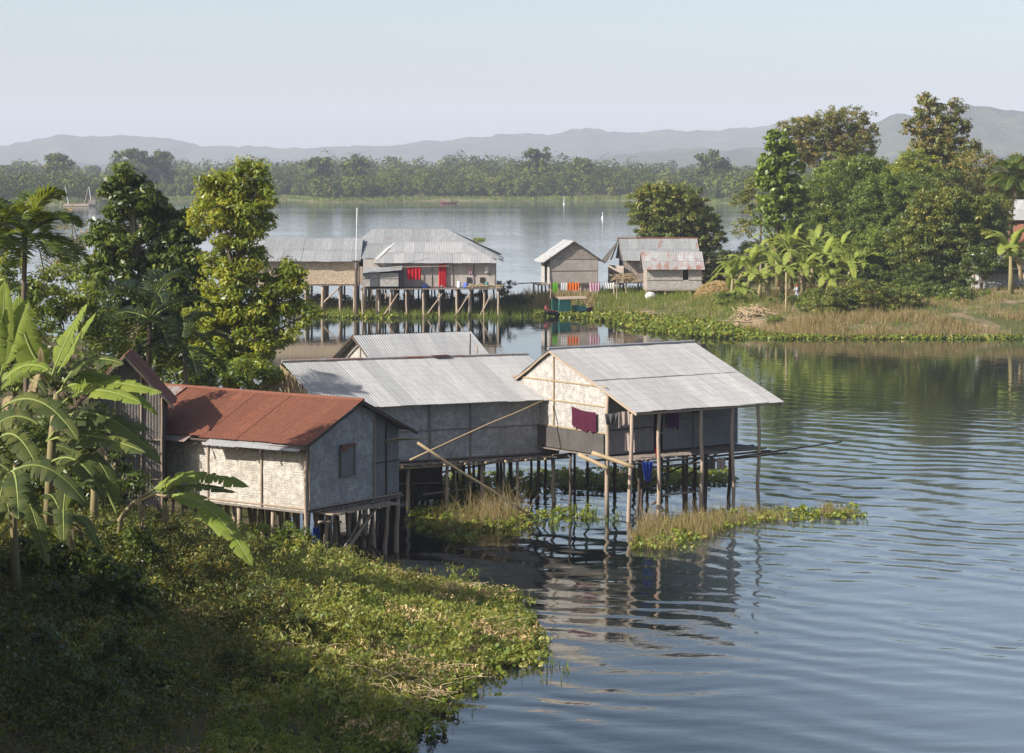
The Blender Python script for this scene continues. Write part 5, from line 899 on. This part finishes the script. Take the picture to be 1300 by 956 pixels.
isl('spit_grass', [(-20, 224), (0, 226), (8, 224), (14, 220), (19, 205), (24, 212), (22, 245), (8, 248), (0, 240), (-20, 236)], 22000, .7, .05, .6, 'grass'); isl('dry_grass', [(-20, 226), (0, 227), (3, 234), (-20, 234)], 2500, .8, .06, .6, 'reed')
isl('dry_grass', [(1, 226), (8, 226), (8, 240), (2, 244), (-2, 236)], 3500, 1.1, .07, .6, 'reed'); isl('dry_reeds', [(19, 200), (24, 193.5), (60, 193), (60, 199), (30, 200), (24, 204)], 17000, .9, .05, .6, 'reed', -.05); isl('bank_weeds', [(22, 204), (60, 198), (60, 225), (20, 232), (16, 225)], 20000, .55, .05, .9, 'reed', -.2); isl('bank_weeds', [(20, 204), (60, 200), (60, 232), (18, 232)], 7000, .5, .05, .9, 'grass', -.1); isl('shore_grass', [(19, 200), (24, 193.5), (60, 193), (60, 200), (24, 205)], 3500, .5, .05, .8, 'grass')
def sp(lb, Y, base, blobs, mat, ls=.42, cr=.9, per=52, name='broadleaf_tree', cat='tree', **k): k['dens'] = k.get('dens', 1.)*1.25; s_ = 1.22 if name != 'bush' else 1.1; return tree(name, lb, cat, Y, (base, gM(base, Y)-.1), [(b[0], b[1]+b[3]*.1, b[2]*s_, b[3]*s_)+tuple(b[4:]) for b in blobs], M[mat], ls*.8, cr*.74, int(per*1.05), **k)
sp('round spreading tree standing alone behind the rust streaked hut', 246, 868, [(835, 250, 26, 15), (862, 252, 26, 16), (822, 272, 22, 16), (850, 275, 30, 18), (882, 276, 26, 16), (895, 298, 22, 14), (860, 298, 28, 12), (828, 292, 20, 10), (888, 316, 20, 12), (840, 242, 12, 8), (872, 318, 24, 14)], 'lf_olive', .42, .75, 52, dens=1.15, tr=.3)
sp('tall heart-leaved tree, column shaped, rising above the banana clump', 236, 988, [(986, 178, 13, 12), (994, 196, 18, 14), (980, 210, 16, 14), (1000, 220, 17, 15), (988, 236, 22, 15), (1000, 252, 18, 14), (980, 258, 16, 14), (992, 276, 20, 16), (975, 225, 12, 12)], 'lf_heart', .6, .75, 34, dens=.8, tr=.22, aspect=.75, droop=1.2, up=.1)
sp('thin airy tree with an open crown, left of the tall heart-leaved tree', 240, 965, [(945, 235, 14, 12), (958, 250, 18, 12), (940, 255, 12, 12), (962, 275, 20, 14), (945, 290, 16, 12), (968, 222, 10, 10)], 'lf_olive', .36, .8, 24, dens=.8, tr=.16, bark='trunk_pale')
sp('wide flat-topped airy tree with brownish crown against the hills', 292, 1060, [(1020, 160, 28, 12), (1048, 155, 22, 12), (1078, 150, 24, 13), (1096, 165, 16, 14), (1040, 178, 30, 12), (1075, 176, 30, 14), (1010, 172, 16, 10), (1050, 198, 34, 14), (1090, 188, 20, 12), (1022, 192, 22, 12)], 'lf_rusty', .42, .8, 34, dens=1.0, tr=.3, bark='trunk_pale')
sp('tallest tree with sparse rusty crown and visible pale trunk against the right hill', 262, 1190, [(1180, 138, 18, 12), (1205, 142, 15, 11), (1168, 158, 16, 12), (1192, 162, 22, 14), (1215, 168, 14, 10), (1180, 182, 22, 14), (1205, 190, 24, 14), (1228, 185, 14, 9), (1222, 160, 10, 9), (1152, 155, 8, 5), (1190, 210, 26, 16), (1212, 215, 20, 14), (1176, 124, 10, 6), (1210, 130, 8, 6)], 'lf_rusty', .45, .8, 30, dens=.8, tr=.32, bark='trunk_pale', aspect=.6)
sp('bright yellow-green tree directly below the tallest tree', 252, 1160, [(1160, 205, 20, 14), (1150, 222, 24, 16), (1175, 225, 22, 16), (1140, 240, 20, 14)], 'lf_yel', .36, .8, 60, dens=1.15, tr=.25)
sp('dense dome-shaped tree with even bright green crown in the middle of the grove', 238, 1130, [(1128, 242, 34, 18), (1112, 262, 34, 20), (1145, 262, 34, 20), (1125, 285, 44, 22), (1155, 290, 28, 20)], 'lf_deep', .3, .8, 90, dens=1.5, tr=.25)
sp('dark tree between the airy brown tree and the dome-shaped one', 262, 1080, [(1080, 215, 34, 16), (1105, 212, 26, 14), (1060, 232, 28, 18), (1090, 240, 30, 16), (1048, 250, 26, 20), (1120, 225, 20, 14)], 'lf_mid', .38, .9, 56, dens=1.2, tr=.28)
sp('yellowish tree behind the banana clump, right of the heart-leaved tree', 250, 1045, [(1045, 240, 24, 20), (1030, 262, 28, 22), (1055, 275, 30, 22), (1035, 290, 30, 20), (1075, 262, 24, 24)], 'lf_mid', .34, .85, 56, dens=1.1, tr=.25)
sp('large dark orange-tipped tree in front of the right hut', 226, 1212, [(1195, 255, 34, 20), (1225, 268, 34, 22), (1180, 282, 34, 24), (1215, 300, 42, 26), (1245, 300, 26, 26), (1180, 315, 40, 28), (1215, 340, 34, 22), (1170, 345, 34, 22), (1250, 275, 24, 18)], 'lf_olive', .4, .85, 62, dens=1.35, tr=.3)
sp('brownish bare-branched tree between the tallest tree and the right palm', 250, 1248, [(1240, 205, 26, 14), (1255, 225, 24, 18), (1232, 232, 20, 16), (1262, 250, 22, 18), (1245, 252, 22, 16)], 'lf_rusty', .34, .8, 34, dens=.9, tr=.22)
sp('tree at the right edge behind the palm', 270, 1300, [(1300, 220, 24, 18), (1285, 240, 22, 18), (1315, 235, 26, 24)], 'lf_olive', .36, .9, 50, tr=.25)
sp('mid green tree with glossy leaves below the dome-shaped tree', 228, 1130, [(1120, 312, 34, 20), (1150, 325, 32, 22), (1100, 330, 28, 20), (1135, 348, 36, 20)], 'lf_mid', .36, .8, 56, dens=1.2, tr=.2)
sp('small dark tree shading the low hut beside the lone banana plant', 217, 1246, [(1262, 334, 22, 9), (1248, 322, 20, 12), (1238, 340, 14, 16), (1292, 328, 18, 12)], 'lf_dark', .34, .7, 50, tr=.15)
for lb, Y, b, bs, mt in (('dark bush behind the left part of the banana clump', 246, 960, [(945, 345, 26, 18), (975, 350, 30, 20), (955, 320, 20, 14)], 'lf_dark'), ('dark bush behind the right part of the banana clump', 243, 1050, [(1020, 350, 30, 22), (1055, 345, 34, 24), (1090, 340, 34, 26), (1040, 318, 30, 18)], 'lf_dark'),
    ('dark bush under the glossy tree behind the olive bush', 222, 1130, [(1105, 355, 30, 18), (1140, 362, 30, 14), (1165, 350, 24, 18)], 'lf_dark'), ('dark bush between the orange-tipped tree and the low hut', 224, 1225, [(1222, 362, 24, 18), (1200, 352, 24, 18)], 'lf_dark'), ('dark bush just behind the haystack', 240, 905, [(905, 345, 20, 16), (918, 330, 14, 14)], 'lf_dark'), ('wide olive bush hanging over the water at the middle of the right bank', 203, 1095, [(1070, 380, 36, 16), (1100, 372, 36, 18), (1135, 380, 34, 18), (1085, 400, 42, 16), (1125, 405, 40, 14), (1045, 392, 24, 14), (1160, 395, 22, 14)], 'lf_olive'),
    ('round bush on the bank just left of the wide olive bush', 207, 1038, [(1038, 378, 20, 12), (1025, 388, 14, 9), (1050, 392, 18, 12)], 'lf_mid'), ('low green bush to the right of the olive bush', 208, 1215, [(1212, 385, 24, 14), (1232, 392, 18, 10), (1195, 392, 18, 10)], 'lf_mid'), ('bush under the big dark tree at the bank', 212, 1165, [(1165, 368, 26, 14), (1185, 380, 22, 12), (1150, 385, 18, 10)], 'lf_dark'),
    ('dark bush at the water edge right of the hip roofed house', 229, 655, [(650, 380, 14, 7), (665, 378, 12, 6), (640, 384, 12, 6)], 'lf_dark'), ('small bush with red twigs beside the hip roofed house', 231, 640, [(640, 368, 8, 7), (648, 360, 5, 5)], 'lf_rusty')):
    sp(lb, Y, b, bs, mt, .26, .5, 50, 'bush', 'bush', tr=.08)
reeds('spit_front_grass', [(384, 403), (640, 404), (700, 400), (700, 388), (640, 390), (384, 388)], 15000, .8, .05, .5, 'grass'); reeds('spit_front_reeds', [(384, 398), (640, 400), (640, 388), (384, 386)], 3500, 1.2, .05, .6, 'reed')
for lb, Y, b, bs, mt in (('low dark brush under the long low stilt building', 229, 410, [(400, 382, 18, 8), (430, 383, 16, 8)], 'lf_dark'), ('low dark brush under the left half of the hip roofed house', 230, 500, [(480, 382, 20, 8), (515, 382, 20, 8)], 'lf_dark'), ('low dark brush under the right half of the hip roofed house', 230, 590, [(560, 381, 22, 9), (600, 380, 22, 9)], 'lf_dark')):
    tree('brush', lb, 'bush', Y, (b, gM(b, Y)-.1), bs, M[mt], .26, .5, 50, 1., tr=.08)
sp('leafy dark green tree filling the grove behind the banana clump', 244, 1020, [(1000, 300, 24, 22), (1025, 305, 30, 24), (1060, 310, 34, 24), (1090, 300, 30, 24), (1010, 330, 30, 20)], 'lf_mid', .34, .85, 56, tr=.2)
sp('dark leafy tree deep in the grove below the tallest tree', 248, 1170, [(1165, 262, 30, 22), (1180, 240, 24, 18), (1150, 300, 34, 24), (1200, 235, 24, 18)], 'lf_dark', .34, .85, 56, tr=.2)
sp('bushy tree at the right edge under the palm', 234, 1285, [(1270, 265, 16, 16), (1262, 290, 18, 20), (1240, 268, 20, 16)], 'lf_olive', .34, .8, 56, tr=.2)
for i_, (lb, px_, Y_) in enumerate((('small weedy bush on the reed bank, right of the olive bush', 1165, 199), ('small weedy bush among the reeds right of the first one', 1250, 201), ('low bush at the water edge left of the olive bush', 985, 200), ('low leafy bush in front of the lone banana plant', 1288, 204))):
    sp(lb, Y_, px_, [(px_, 404+i_*2, 13, 7), (px_+10, 407+i_*2, 10, 5)], 'lf_mid', .2, .4, 44, 'bush', 'bush', tr=.05)
for lb_, Y_, px_, bl_, m_ in (('broad dark bush between the olive bush and the low hut', 210, 1195, [(1185, 378, 26, 16), (1212, 374, 26, 16), (1232, 384, 20, 12), (1175, 392, 22, 12)], 'lf_dark'), ('tall bush at the back of the reeds right of the broad dark bush', 213, 1248, [(1248, 380, 20, 12), (1262, 388, 14, 10)], 'lf_mid'),
    ('leafy bush in front of the left banana plants beside the driftwood', 212, 1005, [(1000, 384, 20, 10), (1018, 388, 20, 10)], 'lf_dark'), ('leafy bush between the haystack and the driftwood', 216, 925, [(925, 378, 16, 9), (938, 384, 12, 7)], 'lf_mid'), ('dark leafy bush crowding the left side of the olive bush', 208, 1050, [(1052, 386, 24, 14), (1070, 396, 24, 12)], 'lf_dark')):
    sp(lb_, Y_, px_, bl_, m_, .24, .45, 50, 'bush', 'bush', tr=.07)
# bananas on the island
k = 0
for px, Y, h, L in ((928, 222, 2.6, 2.6), (948, 226, 3.2, 2.8), (962, 219, 2.2, 2.4), (975, 228, 3.8, 3.0), (992, 222, 3.0, 2.8), (1005, 230, 4.4, 3.2), (1018, 222, 3.2, 3.0), (1030, 232, 4.6, 3.2), (1045, 224, 3.4, 3.0), (1060, 230, 4.0, 3.0), (1075, 222, 2.8, 2.8), (1092, 226, 3.0, 2.8), (988, 236, 5.2, 3.2), (1018, 238, 5.6, 3.0), (940, 216, 1.2, 1.8), (1052, 217, 1.6, 2.2)):
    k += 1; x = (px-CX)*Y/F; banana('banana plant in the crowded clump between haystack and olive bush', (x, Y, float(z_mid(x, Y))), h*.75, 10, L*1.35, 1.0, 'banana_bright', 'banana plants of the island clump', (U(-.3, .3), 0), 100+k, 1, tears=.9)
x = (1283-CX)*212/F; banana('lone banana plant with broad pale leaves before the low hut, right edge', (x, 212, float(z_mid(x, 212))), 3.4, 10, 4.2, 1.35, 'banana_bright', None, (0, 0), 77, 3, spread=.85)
p_ = pt(1286, 222, 236); palm('slender areca-like palm rising beside the right edge of the grove', Vector((p_.x-.3, 236, gM(1286, 236))), p_, 28, 2.9, 1.3, 'palm', 'trunk_pale', .16, seed=33, lo=-1.2, dead=3)
# ------------------------------------------------------------------ the wood on the far shore: one mass of crowns
RNG = np.random.default_rng(9)
def wood_mass(name, n, xr, yr, hlo, hhi, ls, per, skip=None):
    x = RNG.uniform(*xr, n); d = RNG.uniform(0, 1, n)**1.3*(yr[1]-yr[0])+yr[0]; y = I(FF, x)+d
    h = RNG.uniform(hlo, hhi, n)*np.clip(1+.45*snoise(x, y, 60, 17), .5, 2)*np.clip(1+.4*snoise(x, y, 17, 18), .5, 2); h = np.where(d < 14, h*.6, h); z = np.maximum(0, z_far(x, y)); r = h*RNG.uniform(.36, .54, n)
    D = RNG.normal(size=(n*per, 3)); D /= np.linalg.norm(D, axis=1)[:, None]; rr = RNG.uniform(.75, 1.0, n*per); lump = 1+.22*np.sin(D[:, 0]*5+np.repeat(x, per))*np.sin(D[:, 2]*6+D[:, 1]*4)
    c = np.column_stack([x, y, z+h*.55]); C = np.repeat(c, per, 0)+D*(rr*lump)[:, None]*np.column_stack([np.repeat(r, per)]*2+[np.repeat(h*.48, per)])
    C[:, 2] = np.maximum(C[:, 2], np.repeat(z, per)+.4); t = np.clip(np.repeat(RNG.uniform(0, 1, n), per)+RNG.normal(0, .07, n*per), 0, 1)
    V, K, tt = leaves(C, ls, t, .5, D, .7); return tag(np_mesh(name, V, K, M['lf_far'], None, tt), kind='stuff')
wood_mass('far_wood', 1500, (-300, 300), (8, 170), 5., 10., 1.2, 230)
wood_mass('farther_wood', 900, (-420, 420), (170, 760), 7, 11, 1.8, 170)
def far_tree(lb, px, Y, h, r, mat='lf_far'):
    x = (px-CX)*Y/F; z = float(z_far(x, Y)); root = thing('tall_tree', lb, 'tree', Vector((x, Y, z)), 'trees standing out of the far wood'); cs = ell_clumps((x, Y, z+h*.62), (r, r, h*.38), r*.35, 1.2)
    crown('crown', M[mat], root, cs, r*.36, 40, 1.6, .7); MB().pole((x, Y, z-1), (x, Y, z+h*.6), .5, .25, .2).build('trunk', M['trunk'], root, True)
for lb, px, Y, h, r in (('dark conical tree standing highest above the far wood, above the gable house', 680, 1050, 21, 6), ('round tree standing out of the far wood straight above the mast', 452, 1060, 15, 6), ('tall tree standing out of the far wood just right of the yellow-green tree top', 405, 1070, 17, 6), ('tall round tree of the far wood above the dark near tree', 165, 1080, 21, 8), ('broad tree of the far wood between the dark tree and the yellow-green one', 200, 1090, 19, 7), ('tree of the far wood at the left, above the fishing raft', 70, 1040, 17, 7), ('tree standing out of the far wood left of the spreading tree', 740, 1060, 16, 6), ('tree at the right end of the far wood beside the grove', 905, 1010, 18, 7)): far_tree(lb, px, Y, h, r)
V_, K_ = blades(np.column_stack([(lambda x, d: np.column_stack([x, I(FF, x)+d]))(RNG.uniform(-250, 250, 9000), RNG.uniform(-1, 9, 9000)), np.full(9000, .4)]), 1.6, .5, .4); tag(np_mesh('far_shore_reeds', V_, K_, M['grass'], None, RNG.uniform(0, 1, len(K_))), kind='stuff')
# floating tufts in the open lake
weedmat('drifting_weed', [(600, 304), (616, 304), (615, 306.5), (602, 306.5)], 60, 'lf_hya', .4, .3)
# ================================================================== light, air, camera
SUN_AZ, SUN_EL = radians(64), radians(33)     # azimuth left of the view axis, behind the viewer
sd = Vector((-sin(SUN_AZ)*cos(SUN_EL), -cos(SUN_AZ)*cos(SUN_EL), sin(SUN_EL)))
L = bpy.data.lights.new('sun', 'SUN'); L.energy = 5.0; L.angle = radians(.53); L.color = (1., .95, .87); so = bpy.data.objects.new('sun', L); COL.objects.link(so); so.rotation_euler = sd.to_track_quat('Z', 'Y').to_euler(); so.location = (-40, 0, 60)
W_ = bpy.data.worlds.new('World'); S.world = W_; W_.use_nodes = True; nt = W_.node_tree; bg = nt.nodes['Background']; sk = nt.nodes.new('ShaderNodeTexSky'); sk.sky_type = 'NISHITA'; sk.sun_disc = False; sk.sun_elevation = SUN_EL; sk.sun_rotation = math.atan2(sd.x, sd.y)
sk.air_density = .8; sk.dust_density = 1.7; sk.ozone_density = .2; nt.links.new(sk.outputs[0], bg.inputs[0]); bg.inputs[1].default_value = .098
hz = MB(); hz.box((0, 4800, 122), 9000, 10200, 250); ho = hz.build('haze', None); hm = NT('haze_air'); pv = hm.n('ShaderNodeVolumePrincipled', {'Color': (.80, .85, .99), 'Density': .00016, 'Anisotropy': 0.}); hm.t.links.new(pv.outputs[0], hm.out.inputs['Volume']); ho.data.materials.append(hm.m); tag(ho, kind='stuff')
cam = bpy.data.cameras.new('camera'); co = bpy.data.objects.new('camera', cam); COL.objects.link(co); co.location = (0, 0, H); co.rotation_euler = (radians(90), 0, 0)
cam.sensor_width = 36; cam.sensor_fit = 'HORIZONTAL'; cam.lens = 36*F/1300; cam.shift_x = 0; cam.shift_y = -(478-YH)/1300; cam.clip_start = .5; cam.clip_end = 20000; S.camera = co
S.view_settings.view_transform = 'Standard'; S.view_settings.look = 'None'; S.view_settings.gamma = 1; S.view_settings.use_curve_mapping = False; S.view_settings.exposure = .85
S.render.resolution_x = 1024; S.render.resolution_y = 753
S.cycles.max_bounces = 8; S.cycles.volume_bounces = 0; S.cycles.use_denoising = True
